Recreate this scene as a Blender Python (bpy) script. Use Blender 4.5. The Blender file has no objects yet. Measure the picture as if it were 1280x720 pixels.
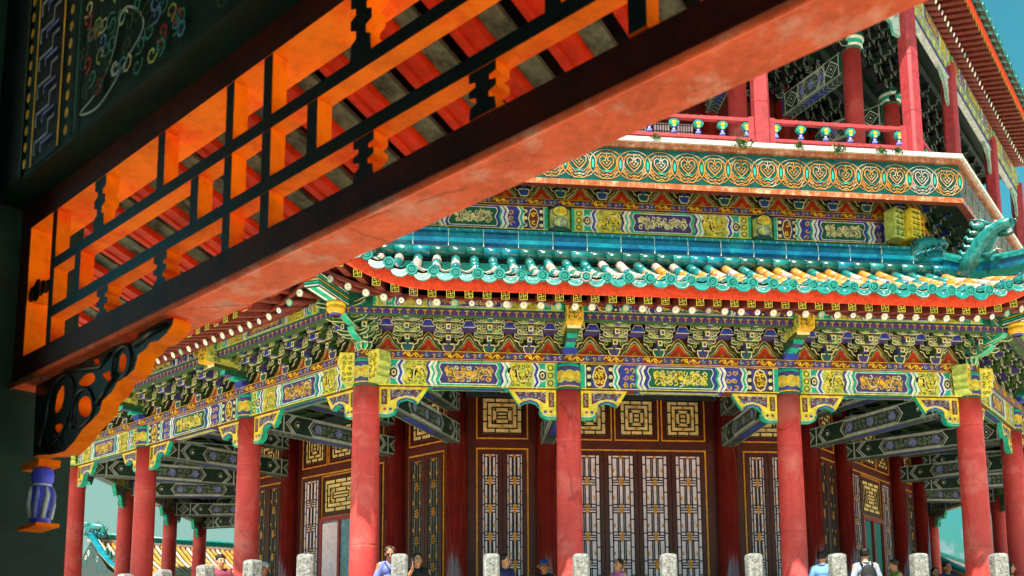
import bpy, math, random
from mathutils import Vector, Matrix
PI = math.pi
sc = bpy.context.scene
COL = sc.collection
K = 2 ** -.5
rng = random.Random(7)

# ------------------------------------------------------------ dimensions of the tower
A_, B_ = 3.6, 4.139                 # side bay, middle bay
S = 2 * A_ + B_                     # side of the octagon on the porch columns
AP = S * 1.2071068                  # apothem
CEN = Vector((S / 2, AP, 0))

def P(s, d, z):                     # s along a side, d outwards from the porch column line
    return (s - S / 2, -(AP + d), z)

# ------------------------------------------------------------ materials
def lin(c):
    r = []
    for x in c:
        x /= 255.
        r.append(x / 12.92 if x <= .04045 else ((x + .055) / 1.055) ** 2.4)
    return r

MATS = {}
def mat(name, c, rough=.5, var=.25, scale=7., bump=.15, spec=.4, metal=0, coat=0, dirt=None, dscale=3., fine=45., grime=.35, crack=0):
    m = bpy.data.materials.new(name); m.use_nodes = True
    nt = m.node_tree; N = nt.nodes; L = nt.links
    bs = N['Principled BSDF']
    tc = N.new('ShaderNodeTexCoord')
    n1 = N.new('ShaderNodeTexNoise'); n1.inputs['Scale'].default_value = scale; n1.inputs['Detail'].default_value = 6
    n2 = N.new('ShaderNodeTexNoise'); n2.inputs['Scale'].default_value = fine; n2.inputs['Detail'].default_value = 3
    geo = N.new('ShaderNodeNewGeometry')
    for n in (n1, n2): L.new(geo.outputs['Position'], n.inputs['Vector'])
    ad = N.new('ShaderNodeMath'); ad.operation = 'MULTIPLY_ADD'; ad.inputs[1].default_value = .45
    L.new(n2.outputs['Fac'], ad.inputs[0]); L.new(n1.outputs['Fac'], ad.inputs[2])
    mr = N.new('ShaderNodeMapRange'); mr.inputs['From Min'].default_value = .4; mr.inputs['From Max'].default_value = 1.05
    var = min(.6, var * 1.35)
    mr.inputs['To Min'].default_value = 1 - var; mr.inputs['To Max'].default_value = 1 + var
    L.new(ad.outputs[0], mr.inputs['Value'])
    col = lin(c)
    mx = N.new('ShaderNodeMix'); mx.data_type = 'RGBA'; mx.blend_type = 'MULTIPLY'; mx.inputs['Factor'].default_value = 1
    mx.inputs['A'].default_value = (*col, 1); L.new(mr.outputs[0], mx.inputs['B'])
    out = mx.outputs['Result']
    if dirt:
        n3 = N.new('ShaderNodeTexNoise'); n3.inputs['Scale'].default_value = dscale; n3.inputs['Detail'].default_value = 8
        n3.inputs['Roughness'].default_value = .65
        L.new(geo.outputs['Position'], n3.inputs['Vector'])
        rp = N.new('ShaderNodeMapRange'); rp.inputs['From Min'].default_value = .52; rp.inputs['From Max'].default_value = .66
        L.new(n3.outputs['Fac'], rp.inputs['Value'])
        m2 = N.new('ShaderNodeMix'); m2.data_type = 'RGBA'
        L.new(rp.outputs[0], m2.inputs['Factor']); L.new(out, m2.inputs['A'])
        m2.inputs['B'].default_value = (*lin(dirt), 1); out = m2.outputs['Result']
    if grime:
        n4 = N.new('ShaderNodeTexNoise'); n4.inputs['Scale'].default_value = 11; n4.inputs['Detail'].default_value = 10; n4.inputs['Roughness'].default_value = .72
        L.new(geo.outputs['Position'], n4.inputs['Vector'])
        r4 = N.new('ShaderNodeMapRange'); r4.inputs['From Min'].default_value = .36; r4.inputs['From Max'].default_value = .58; r4.inputs['To Min'].default_value = 1 - grime; r4.inputs['To Max'].default_value = 1.06
        L.new(n4.outputs['Fac'], r4.inputs['Value'])
        m4 = N.new('ShaderNodeMix'); m4.data_type = 'RGBA'; m4.blend_type = 'MULTIPLY'; m4.inputs['Factor'].default_value = 1
        L.new(out, m4.inputs['A']); L.new(r4.outputs[0], m4.inputs['B']); out = m4.outputs['Result']
    if crack:
        mp_ = N.new('ShaderNodeMapping'); mp_.inputs['Scale'].default_value = (1, 1, .3); L.new(geo.outputs['Position'], mp_.inputs['Vector'])
        vo = N.new('ShaderNodeTexVoronoi'); vo.feature = 'DISTANCE_TO_EDGE'; vo.inputs['Scale'].default_value = crack
        na = N.new('ShaderNodeMix'); na.data_type = 'VECTOR'; na.inputs['Factor'].default_value = .06; L.new(mp_.outputs[0], na.inputs['A']); L.new(n1.outputs['Color'], na.inputs['B']); L.new(na.outputs['Result'], vo.inputs['Vector'])
        rc = N.new('ShaderNodeMapRange'); rc.inputs['From Min'].default_value = .002; rc.inputs['From Max'].default_value = .014; rc.inputs['To Min'].default_value = .62; L.new(vo.outputs['Distance'], rc.inputs['Value'])
        rm = N.new('ShaderNodeMapRange'); rm.inputs['From Min'].default_value = .5; rm.inputs['From Max'].default_value = .56; L.new(n1.outputs['Fac'], rm.inputs['Value'])
        m5 = N.new('ShaderNodeMix'); m5.data_type = 'RGBA'; m5.blend_type = 'MULTIPLY'; L.new(rm.outputs[0], m5.inputs['Factor']); L.new(out, m5.inputs['A']); L.new(rc.outputs[0], m5.inputs['B']); out = m5.outputs['Result']
    L.new(out, bs.inputs['Base Color'])
    bs.inputs['Roughness'].default_value = rough
    bs.inputs['Specular IOR Level'].default_value = spec
    bs.inputs['Metallic'].default_value = metal
    bs.inputs['Coat Weight'].default_value = coat
    bs.inputs['Coat Roughness'].default_value = .12
    if bump:
        b = N.new('ShaderNodeBump'); b.inputs['Strength'].default_value = bump; b.inputs['Distance'].default_value = .01
        L.new(n2.outputs['Fac'], b.inputs['Height']); L.new(b.outputs[0], bs.inputs['Normal'])
    MATS[name] = m
    return m

mat('gold', (226, 172, 40), .42, .3)
mat('yellow', (236, 214, 62), .5, .25)
mat('lime', (186, 204, 104), .55, .3)
mat('teal', (24, 178, 150), .5, .2)
mat('jade', (22, 96, 76), .5, .25)
mat('white', (232, 236, 228), .6, .12)
mat('cream', (226, 222, 170), .6, .15)
mat('purple', (70, 62, 128), .5, .25)
mat('blue', (50, 68, 172), .5, .2)
mat('sky_blue', (70, 150, 205), .5, .2)
mat('scarlet', (196, 52, 26), .5, .25)
mat('rust', (120, 48, 28), .6, .3)
mat('dark_green', (16, 52, 40), .6, .3)
mat('moss', (50, 84, 46), .6, .3)
mat('ink', (14, 16, 22), .6, .2)
mat('sage', (150, 172, 158), .6, .2)
mat('slate', (52, 66, 68), .6, .25)
mat('pale', (188, 200, 196), .6, .15)
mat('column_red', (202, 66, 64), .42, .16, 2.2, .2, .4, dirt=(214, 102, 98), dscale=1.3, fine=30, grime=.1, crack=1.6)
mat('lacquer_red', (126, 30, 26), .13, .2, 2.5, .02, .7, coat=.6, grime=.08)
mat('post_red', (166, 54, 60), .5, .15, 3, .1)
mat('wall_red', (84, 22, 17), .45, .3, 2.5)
mat('frame_brown', (80, 24, 18), .4, .25)
mat('frame_gold', (232, 158, 42), .4, .2)
mat('bar_dark', (26, 13, 11), .5, .2)
mat('paper', (250, 226, 244), .7, .12, 2, grime=.2)
mat('paper_warm', (255, 222, 150), .7, .1, 2)
mat('eave_red', (240, 76, 44), .5, .1, 3)
mat('rafter_red', (112, 44, 34), .55, .3)
mat('soffit', (62, 32, 26), .6, .3)
mat('tile_teal', (22, 118, 114), .28, .4, 12, .3, .5, coat=.2, dirt=(58, 128, 128), dscale=11)
mat('tile_cyan', (6, 112, 132), .2, .3, 3, .1, .6, coat=.4, dirt=(30, 132, 140), dscale=2)
mat('ring_teal', (52, 150, 138), .4, .2)
mat('tile_green', (14, 84, 74), .25, .35, 12, .2, .6, coat=.3)
mat('tile_blue', (8, 86, 124), .2, .3, 3, .1, .6, coat=.4, dirt=(20, 132, 150), dscale=2)
mat('tile_dust', (176, 156, 148), .6, .35, 14, .5, dirt=(170, 120, 88), dscale=8)
mat('tile_yellow', (204, 128, 36), .35, .35, 9, .3, .5, dirt=(190, 166, 146), dscale=8)
mat('tile_orange', (172, 88, 34), .3, .3, 5, .15, .55, coat=.3, dirt=(206, 160, 130), dscale=5)
mat('tile_motif', (190, 122, 40), .3, .25, 6, .15, .5, dirt=(214, 186, 170), dscale=2.2)
mat('tile_ground', (14, 66, 50), .22, .35, 5, .1, .6, coat=.4)
mat('grout', (196, 210, 204), .7, .2)
mat('coping', (206, 204, 196), .7, .2, 5)
mat('stone', (138, 139, 138), .85, .45, 24, 1., .2, dirt=(92, 93, 92), dscale=26)
mat('paving', (226, 208, 184), .8, .2, 1.5, .4, .2)
mat('marble', (200, 200, 196), .7, .2)
mat('orange', (255, 124, 2), .7, .14, 4, .2, .08, dirt=(250, 88, 6), dscale=5, grime=.2)
mat('lat_dark', (12, 26, 24), .4, .4, 9, .2)
mat('rail_brown', (78, 22, 14), .5, .3, 4, .2, .3, dirt=(48, 16, 12), dscale=6)
mat('rail_pink', (255, 112, 70), .65, .22, 5, .25, .12, dirt=(255, 164, 140), dscale=9, grime=.16, crack=2.2)
mat('gal_rafter', (214, 50, 10), .5, .2, 5, .1, .12, grime=.3)
mat('gal_board', (112, 122, 98), .8, .6, 9, .3, grime=.75)
mat('umber', (64, 38, 26), .6, .3)
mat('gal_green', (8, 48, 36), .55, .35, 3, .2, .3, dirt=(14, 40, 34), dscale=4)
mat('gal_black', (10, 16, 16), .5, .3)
mat('knob_blue', (66, 72, 210), .45, .25)
mat('skin', (206, 142, 108), .5, .08, grime=0)
mat('skin_tan', (176, 112, 80), .5, .08, grime=0)
mat('hair', (22, 17, 16), .45, .3)
mat('hair_brown', (66, 44, 34), .45, .3)
mat('eye', (18, 12, 12), .2, 0, bump=0)
mat('lip', (170, 80, 74), .5, .1)
for n_, c_ in dict(cloth_lavender=(120, 132, 214), cloth_black=(24, 26, 30), cloth_white=(210, 214, 216), cloth_pink=(226, 110, 178),
                   cloth_sky=(110, 160, 226), cloth_grey=(150, 158, 176), cloth_green=(116, 158, 62), cloth_navy=(36, 48, 96),
                   cloth_plaid=(128, 44, 70), cloth_red=(176, 40, 44), hat_blue=(32, 62, 150), hat_tan=(208, 158, 96), hat_grey=(176, 178, 188),
                   cloth_jeans=(50, 62, 92), leaf=(60, 110, 40), leaf_dark=(34, 76, 30)).items():
    mat(n_, c_, .75, .2, 18)
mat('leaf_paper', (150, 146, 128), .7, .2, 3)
def glassy(name, c, rough=.05):
    m = mat(name, c, rough, .3, 2.5, 0, 1.)
    return m
glassy('door_glass', (40, 70, 44)); glassy('door_glass_pale', (120, 150, 170), .15)  # door_glass: green reflection of trees put into the base colour

# ------------------------------------------------------------ mesh builder
class MB:
    def __init__(s): s.v = []; s.f = []; s.m = []; s.sm = []; s.mats = []
    def mi(s, n):
        if n not in s.mats: s.mats.append(n)
        return s.mats.index(n)
    def poly(s, pts, m, smooth=False):
        b = len(s.v); s.v += [tuple(p) for p in pts]; s.f.append(tuple(range(b, b + len(pts)))); s.m.append(s.mi(m)); s.sm.append(smooth)
    def hexa(s, q, m, **kw):         # q: 4 bottom (ccw from above), 4 top ; kw: bottom, top, f0..f3 override
        b = len(s.v); s.v += [tuple(p) for p in q]
        F = [('bottom', (3, 2, 1, 0)), ('top', (4, 5, 6, 7)), ('f0', (0, 1, 5, 4)), ('f1', (1, 2, 6, 5)), ('f2', (2, 3, 7, 6)), ('f3', (3, 0, 4, 7))]
        for k, f in F:
            s.f.append(tuple(b + i for i in f)); s.m.append(s.mi(kw.get(k, m))); s.sm.append(False)
    def box(s, fr, u0, u1, v0, v1, w0, w1, m, **kw):   # fr(u,v,w): u along, v up, w out
        s.hexa([fr(u0, v0, w1), fr(u1, v0, w1), fr(u1, v0, w0), fr(u0, v0, w0),
                fr(u0, v1, w1), fr(u1, v1, w1), fr(u1, v1, w0), fr(u0, v1, w0)], m, **kw)
        # f0 = front (w1), f1 = u1 side, f2 = back, f3 = u0 side
    def tube(s, pts, rad, n, m, cap=True, capm=None, up=None, arc=None):
        pts = [Vector(p) for p in pts]
        if not hasattr(rad, '__len__'): rad = [rad] * len(pts)
        rings = []
        for i, p in enumerate(pts):
            t = (pts[min(i + 1, len(pts) - 1)] - pts[max(i - 1, 0)]).normalized()
            a = Vector(up) if up else (Vector((0, 0, 1)) if abs(t.z) < .9 else Vector((1, 0, 0)))
            x = t.cross(a).normalized(); y = x.cross(t)
            b = len(s.v)
            if arc:
                ang = [arc[0] + (arc[1] - arc[0]) * j / n for j in range(n + 1)]
            else: ang = [2 * PI * j / n for j in range(n)]
            for g in ang: s.v.append(tuple(p + (x * math.cos(g) + y * math.sin(g)) * rad[i]))
            rings.append((b, len(ang)))
        mi = s.mi(m)
        for i in range(len(rings) - 1):
            b0, k = rings[i]; b1, _ = rings[i + 1]
            for j in range(k if not arc else k - 1):
                j2 = (j + 1) % k
                s.f.append((b0 + j, b1 + j, b1 + j2, b0 + j2)); s.m.append(mi); s.sm.append(True)
        if cap:
            ci = s.mi(capm or m)
            b0, k = rings[0]; s.f.append(tuple(b0 + j for j in range(k))); s.m.append(ci); s.sm.append(False)
            b0, k = rings[-1]; s.f.append(tuple(b0 + j for j in reversed(range(k)))); s.m.append(ci); s.sm.append(False)
    def lathe(s, c, prof, n, m, ax=(0, 0, 1)):    # prof: (r, h, mat?)
        c = Vector(c); rings = []
        for pr in prof:
            b = len(s.v)
            for j in range(n):
                g = 2 * PI * j / n; s.v.append((c.x + pr[0] * math.cos(g), c.y + pr[0] * math.sin(g), c.z + pr[1]))
            rings.append(b)
        for i in range(len(rings) - 1):
            mi = s.mi(prof[i][2] if len(prof[i]) > 2 else m)
            for j in range(n):
                s.f.append((rings[i] + j, rings[i] + (j + 1) % n, rings[i + 1] + (j + 1) % n, rings[i + 1] + j)); s.m.append(mi); s.sm.append(True)
        s.f.append(tuple(rings[-1] + j for j in range(n))); s.m.append(s.mi(m)); s.sm.append(False)
    def prism(s, fr, pts, w0, w1, m, side=None, back=True):
        n = len(pts); side = side or m
        s.poly([fr(u, v, w1) for u, v in pts], m)
        if back: s.poly([fr(u, v, w0) for u, v in reversed(pts)], side)
        for i in range(n):
            a, b = pts[i], pts[(i + 1) % n]
            s.poly([fr(a[0], a[1], w0), fr(b[0], b[1], w0), fr(b[0], b[1], w1), fr(a[0], a[1], w1)], side)
    def sphere(s, c, r, m, nu=10, nv=7, rot=None):
        c = Vector(c); r = Vector(r if hasattr(r, '__len__') else (r, r, r)); b = len(s.v); R = rot or Matrix.Identity(3)
        for i in range(nv + 1):
            t = PI * i / nv
            for j in range(nu):
                g = 2 * PI * j / nu
                s.v.append(tuple(c + R @ Vector((r.x * math.sin(t) * math.cos(g), r.y * math.sin(t) * math.sin(g), r.z * math.cos(t)))))
        mi = s.mi(m)
        for i in range(nv):
            for j in range(nu):
                s.f.append((b + i * nu + j, b + (i + 1) * nu + j, b + (i + 1) * nu + (j + 1) % nu, b + i * nu + (j + 1) % nu)); s.m.append(mi); s.sm.append(True)
    def add(s, o, M):
        b = len(s.v); s.v += [tuple(M @ Vector(p)) for p in o.v]
        s.f += [tuple(i + b for i in f) for f in o.f]; s.m += [s.mi(o.mats[i]) for i in o.m]; s.sm += o.sm
    def mesh(s, name):
        me = bpy.data.meshes.new(name); me.from_pydata(s.v, [], s.f)
        for n in s.mats: me.materials.append(MATS[n])
        me.polygons.foreach_set('material_index', s.m); me.polygons.foreach_set('use_smooth', s.sm)
        me.update(); return me

def link(name, me, parent=None, M=None):
    o = bpy.data.objects.new(name, me); COL.objects.link(o)
    if parent: o.parent = parent
    if M is not None: o.matrix_local = M
    return o
def thing(name, label, cat, loc=(0, 0, 0), rz=0, group=None):
    o = bpy.data.objects.new(name, None); COL.objects.link(o); o.location = loc; o.rotation_euler = (0, 0, rz); o.empty_display_size = .2
    tag(o, label, cat, group); return o
def tag(o, label=None, cat=None, group=None, kind=None):
    if label: o['label'] = label
    if cat: o['category'] = cat
    if group: o['group'] = group
    if kind: o['kind'] = kind
    return o

# ------------------------------------------------------------ painted decoration, laid on a frame fr(u,v,w)
EP = .003
def rect(mb, fr, u0, u1, v0, v1, m, l=1):
    w = l * EP; mb.poly([fr(u0, v0, w), fr(u1, v0, w), fr(u1, v1, w), fr(u0, v1, w)], m)
def flat(mb, fr, pts, m, l=1):
    mb.poly([fr(u, v, l * EP) for u, v in pts], m)
def stroke(mb, fr, pts, wd, m, l=2, closed=False):
    w = l * EP; n = len(pts); L_ = []; R_ = []
    for i in range(n):
        if closed: a, b = pts[i - 1], pts[(i + 1) % n]
        else: a, b = pts[max(i - 1, 0)], pts[min(i + 1, n - 1)]
        dx, dy = b[0] - a[0], b[1] - a[1]; h = math.hypot(dx, dy) or 1
        nx, ny = -dy / h * wd / 2, dx / h * wd / 2
        L_.append((pts[i][0] + nx, pts[i][1] + ny)); R_.append((pts[i][0] - nx, pts[i][1] - ny))
    b0 = len(mb.v); mb.v += [tuple(fr(*q, w)) for q in L_] + [tuple(fr(*q, w)) for q in R_]; mi = mb.mi(m)
    for i in range(n if closed else n - 1):
        j = (i + 1) % n
        mb.f.append((b0 + i, b0 + j, b0 + n + j, b0 + n + i)); mb.m.append(mi); mb.sm.append(False)
def oval(cx, cy, rx, ry, n=14, a0=0, a1=2 * PI):
    full = abs(a1 - a0 - 2 * PI) < 1e-6
    return [(cx + rx * math.cos(a0 + (a1 - a0) * i / (n if full else n - 1)), cy + ry * math.sin(a0 + (a1 - a0) * i / (n if full else n - 1))) for i in range(n)]
def disc(mb, fr, cx, cy, r, m, l=2, n=10): flat(mb, fr, oval(cx, cy, r, r, n), m, l)
def outline(mb, fr, pts, wd, m, l=2): stroke(mb, fr, pts, wd, m, l, True)
def curl(mb, fr, cx, cy, r, m, l, w, a0, dr=1, turns=1.1, n=8):
    stroke(mb, fr, [(cx + r * (1 - .75 * i / (n - 1)) * math.cos(a0 + dr * 2 * PI * turns * i / (n - 1)),
                     cy + r * (1 - .75 * i / (n - 1)) * math.sin(a0 + dr * 2 * PI * turns * i / (n - 1))) for i in range(n)], w, m, l)
def scrolls(mb, fr, u0, u1, v0, v1, m, l=3, size=.1, w=.014, m2=None):
    nu = max(1, round((u1 - u0) / size)); nv = max(1, round((v1 - v0) / size))
    for i in range(nu):
        for j in range(nv):
            cx = u0 + (i + .5) * (u1 - u0) / nu + rng.uniform(-.15, .15) * size; cy = v0 + (j + .5) * (v1 - v0) / nv + rng.uniform(-.15, .15) * size
            curl(mb, fr, cx, cy, size * .46, m if not m2 or rng.random() < .6 else m2, l, w, rng.uniform(0, 6.28), rng.choice((-1, 1)), rng.uniform(.7, 1.2), 7)
def dragon(mb, fr, u0, u1, v0, v1, m, l=4, flip=1):
    W = u1 - u0; H = v1 - v0; cy = (v0 + v1) / 2; n = 30
    t = [i / (n - 1) for i in range(n)]
    nw = max(1., W / H * .8)
    pts = [(u0 + W * (.06 + .88 * x) + .07 * H * math.sin(x * 9), cy + flip * H * .30 * math.sin(2 * PI * nw * x + .6)) for x in t]
    stroke(mb, fr, pts, H * .17, m, l); stroke(mb, fr, pts, H * .05, 'cream', l + 1)
    for i in range(1, n, 3):
        x, y = pts[i]; s_ = 1 if y < cy else -1
        curl(mb, fr, x + .03 * H, y + s_ * .26 * H, H * .15, m, l, H * .07, rng.uniform(0, 6), rng.choice((-1, 1)), .8, 6)
        stroke(mb, fr, [(x, y), (x - .12 * H, y - s_ * .12 * H), (x - .2 * H, y - s_ * .06 * H)], H * .06, m, l)
    disc(mb, fr, pts[0][0], pts[0][1], H * .16, m, l + 1); disc(mb, fr, pts[0][0], pts[0][1], H * .06, 'cream', l + 2, 6)
    for k in range(int(W / H * 9)):
        disc(mb, fr, rng.uniform(u0, u1), rng.uniform(v0 + .05 * H, v1 - .05 * H), H * .045, rng.choice((m, m, 'cream')), l - 1, 5)
def zig(mb, fr, u, v0, v1, bands, w, amp, dr=1, l=3):   # bands: list of materials side by side
    H = v1 - v0
    base = [(0, 0), (.9, .22), (.35, .5), (.9, .78), (0, 1)]
    for k, m in enumerate(bands):
        off = (k - (len(bands) - 1) / 2) * w
        stroke(mb, fr, [(u + off + dr * (a - .4) * amp, v0 + b * H) for a, b in base], w * 1.25, m, l + (k % 2))
def fret(mb, fr, cx, cy, r, m, l, w):   # the four-armed key of a rafter end
    for k in range(4):
        c, s_ = math.cos(k * PI / 2), math.sin(k * PI / 2)
        stroke(mb, fr, [(cx + a * c - b * s_, cy + a * s_ + b * c) for a, b in ((0, 0), (r, 0), (r, r))][0:3], w, m, l)

def beam_bay(mb, fr, u0, u1, v0, v1, scheme, faded=False):
    """full polychrome decoration of one beam face between two column heads, mirrored about its middle"""
    if scheme: F1, F2, PB, DB, SB, DR = 'teal', 'blue', 'purple', 'lime', 'yellow', 'gold'
    else: F1, F2, PB, DB, SB, DR = 'blue', 'teal', 'jade', 'purple', 'jade', 'yellow'
    if faded: DR = 'cream'
    H = v1 - v0; c = (u0 + u1) / 2; h = (u1 - u0) / 2
    rect(mb, fr, u0, u1, v0, v1, DB if scheme else 'purple', 0)
    e = H * .06
    for sg in (-1, 1):
        X = lambda f: c + sg * h * (1 - f)
        def R_(f0, f1, a, b, m, l): rect(mb, fr, min(X(f0), X(f1)), max(X(f0), X(f1)), a, b, m, l)
        if scheme:
            R_(0, .03, v0, v1, 'teal', 1); R_(.03, .125, v0, v1, 'lime', 1)
            for q in (.2, .5, .8): disc(mb, fr, X(.078), v0 + q * H, H * .1, 'yellow', 2); outline(mb, fr, oval(X(.078), v0 + q * H, H * .1, H * .1, 8), H * .04, 'moss', 3)
            R_(.125, .135, v0, v1, 'white', 2)
            R_(.135, .25, v0, v1, 'teal', 1)
            for rr, mm in ((.26, 'white'), (.2, 'jade'), (.13, 'cream'), (.06, 'rust')): flat(mb, fr, oval(X(.17), v0 + .5 * H, H * rr * .7, H * rr, 8), mm, 2 + int((.3 - rr) * 10))
            zig(mb, fr, X(.25), v0, v1, ['white', 'blue', 'white'], H * .075, H * .16, sg)
            R_(.29, .56, v0, v1, 'lime', 1)
            scrolls(mb, fr, min(X(.3), X(.55)), max(X(.3), X(.55)), v0 + e, v1 - e, 'moss', 2, H * .22, H * .03); scrolls(mb, fr, min(X(.31), X(.54)), max(X(.31), X(.54)), v0 + e, v1 - e, 'yellow', 2, H * .3, H * .055)
            dragon(mb, fr, min(X(.3), X(.54)), max(X(.3), X(.54)), v0 + e, v1 - e, 'yellow', 3, sg)
        else:
            R_(0, .045, v0, v1, 'teal', 1); R_(.045, .055, v0, v1, 'white', 2)
            R_(.055, .34, v0, v1, 'purple', 1)
            for f in (.085, .3):
                R_(f - .02, f + .02, v0, v1, 'ink', 2)
                for q in (.2, .5, .8): disc(mb, fr, X(f), v0 + q * H, H * .09, 'cream', 3, 6)
            dm = [(X(.19) + a * h * .075, v0 + .5 * H + b * H * .46) for a, b in ((-1, 0), (-.6, .8), (0, 1), (.6, .8), (1, 0), (.6, -.8), (0, -1), (-.6, -.8))]
            flat(mb, fr, dm, 'cream', 2); flat(mb, fr, [((x - X(.19)) * .82 + X(.19), (y - v0 - .5 * H) * .86 + v0 + .5 * H) for x, y in dm], 'rust', 3)
            scrolls(mb, fr, X(.19) - h * .05, X(.19) + h * .05, v0 + .2 * H, v1 - .2 * H, 'yellow', 4, H * .24, H * .05)
            zig(mb, fr, X(.36), v0, v1, ['white', 'teal', 'white'], H * .07, H * .16, sg)
            R_(.40, .56, v0, v1, 'blue', 1)
            scrolls(mb, fr, min(X(.42), X(.54)), max(X(.42), X(.54)), v0 + e, v1 - e, 'gold', 2, H * .26, H * .05)
        zig(mb, fr, X(.6), v0, v1, [F2, 'white', F1, 'white'], H * .085, H * .16, sg)
    pf = .655; p0, p1 = c - h * (1 - pf), c + h * (1 - pf); a = H * .22
    hexp = lambda q: [(p0 + q, v0 + q * .9), (p1 - q, v0 + q * .9), (p1 + a * .3 - q, v0 + H * .25), (p1 - q - a * .2, v0 + H * .5), (p1 + a * .3 - q, v1 - H * .25), (p1 - q, v1 - q * .9),
                      (p0 + q, v1 - q * .9), (p0 - a * .3 + q, v1 - H * .25), (p0 + q + a * .2, v0 + H * .5), (p0 - a * .3 + q, v0 + H * .25)]
    flat(mb, fr, hexp(0), F1, 4); flat(mb, fr, hexp(H * .10), 'white', 5); flat(mb, fr, hexp(H * .135), PB, 6)
    i0, i1 = p0 + H * .3, p1 - H * .3
    scrolls(mb, fr, i0, i1, v0 + .2 * H, v1 - .2 * H, DR, 7, H * .24, H * .045, 'cream')
    mid = (i0 + i1) / 2
    dragon(mb, fr, i0, mid - H * .1, v0 + .18 * H, v1 - .18 * H, DR, 8, 1); dragon(mb, fr, mid + H * .1, i1, v0 + .18 * H, v1 - .18 * H, DR, 8, -1)
    disc(mb, fr, mid, (v0 + v1) / 2, H * .1, DR, 9)
    stroke(mb, fr, [(u0, v0 + H * .02), (u1, v0 + H * .02)], H * .035, 'yellow', 7); stroke(mb, fr, [(u0, v1 - H * .02), (u1, v1 - H * .02)], H * .03, 'gold', 7)

def flower_band(mb, fr, u0, u1, v0, v1):
    H = v1 - v0; n = max(2, round((u1 - u0) / (H * 2.6))); w = (u1 - u0) / n
    rect(mb, fr, u0, u1, v0, v1, 'ink', 0)
    for i in range(n):
        a = u0 + i * w
        if i % 2: 
            rect(mb, fr, a, a + w, v0 + .08 * H, v1 - .08 * H, 'purple', 1)
            for q in (.2, .5, .8): curl(mb, fr, a + q * w, v0 + .5 * H, H * .3, 'sage' if q != .5 else 'gold', 2, H * .13, q * 9, 1, .8, 6)
        else:
            rect(mb, fr, a, a + w, v0 + .08 * H, v1 - .08 * H, 'rust', 1)
            stroke(mb, fr, [(a + w * t / 8, v0 + H * (.5 + .28 * math.sin(t * 1.6))) for t in range(9)], H * .2, 'gold', 2)
            for q in (.25, .7): curl(mb, fr, a + q * w, v0 + .5 * H, H * .34, 'yellow', 3, H * .14, q * 7, -1, .7, 6)
    stroke(mb, fr, [(u0, v0), (u1, v0)], H * .09, 'gold', 3); stroke(mb, fr, [(u0, v1), (u1, v1)], H * .09, 'gold', 3)

def lift(d, t):
    """corner upturn: t = distance from the eave corner along the side"""
    if d >= 1.55: a, W = .42 + (d - 1.55) * .96, 1.6 + (d - 1.55) * .7
    else: a, W = .42 * max(0, (d - .2) / 1.35), 1.6
    return a * max(0, (W - t) / W) ** 1.9
def lifts(d, s):
    c = -.41421 * d
    return lift(d, max(0, s - c)) + lift(d, max(0, S - c - s))
RZ = lambda f: Matrix.Rotation(math.radians(45 * f), 4, 'Z')     # f: 0 front, -1 left, 1 right, -2 far left
# ============================================================ the octagonal tower
tower = thing('pagoda', 'huge octagonal pagoda with red columns, painted beams and teal tiled eaves', 'pagoda', CEN)
FACES = (0, -1, 1, -2, 2)
def at(f, s, d=0, z=0, r=0): return RZ(f) @ Matrix.Translation((s - S / 2, -(AP + d), z)) @ Matrix.Rotation(r, 4, 'Z')
FR = lambda d: (lambda u, v, w: P(u, d + w, v))               # vertical plane facing outwards
UN = lambda z: (lambda u, v, w: P(u, v, z - w))               # underside, u along, v = d
LF = lambda d: (lambda u, v, w: (u, -(d + w), v))             # same, local to a part standing at s = 0
# ---------------------------------------------------------- columns of the porch
def column_mesh(r0, r1, z0, z1, m='column_red', seams=()):
    mb = MB(); n = 28
    prof = [(r0, z0), (r1, z1)]
    for zs in seams: R_ = r0 + (r1 - r0) * (zs - z0) / (z1 - z0); prof += [(R_, zs - .03), (R_, zs - .008), (R_ - .005, zs), (R_, zs + .008), (R_, zs + .03)]
    prof.sort(key=lambda q: q[1]); mb.lathe((0, 0, 0), prof, n, m); return mb
def head_mesh(r, z0, z1):
    mb = MB(); n = 16; H = z1 - z0
    mb.lathe((0, 0, 0), [(r, z0, 'jade'), (r, z0 + .05, 'gold'), (r + .004, z0 + .07, 'purple'), (r + .004, z1 - .06, 'teal'), (r, z1)], n, 'jade')
    for a in (-PI / 2 - .7, -PI / 2, -PI / 2 + .7):
        fr = lambda u, v, w, a=a: ((r + .008 + w) * math.cos(a + u / r), (r + .008 + w) * math.sin(a + u / r), v)
        flat(mb, fr, oval(0, z0 + .24, .115, .115, 14), 'lime', 1); flat(mb, fr, oval(0, z0 + .24, .09, .09, 12), 'gold', 2)
        for k in range(3): curl(mb, fr, (k - 1) * .045, z0 + .24 + (.03 if k % 2 else -.02), .03, 'yellow', 3, .012, k * 2.1, 1, .9, 6)
    return mb
col_me = column_mesh(.245, .218, -.02, 4.6, seams=(2.02, 3.62)).mesh('column')
colc_me = column_mesh(.262, .232, -.02, 4.6, seams=(1.75, 2.92, 4.05)).mesh('column')
hd_me = head_mesh(.236, 4.56, 5.05).mesh('column_head')
plinth = MB(); plinth.lathe((0, 0, 0), [(.4, -.02), (.4, .05), (.34, .12), (.28, .14)], 24, 'marble'); pl_me = plinth.mesh('plinth')
def put_column(f, s, me, head=True):
    c = link('column', me, tower, at(f, s))
    link('plinth', pl_me, c)
    if head: link('column_head', hd_me, c)
for f in FACES:
    for s in (0, A_, A_ + B_): put_column(f, s, colc_me if s == 0 else col_me)
put_column(2, S, colc_me)
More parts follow.
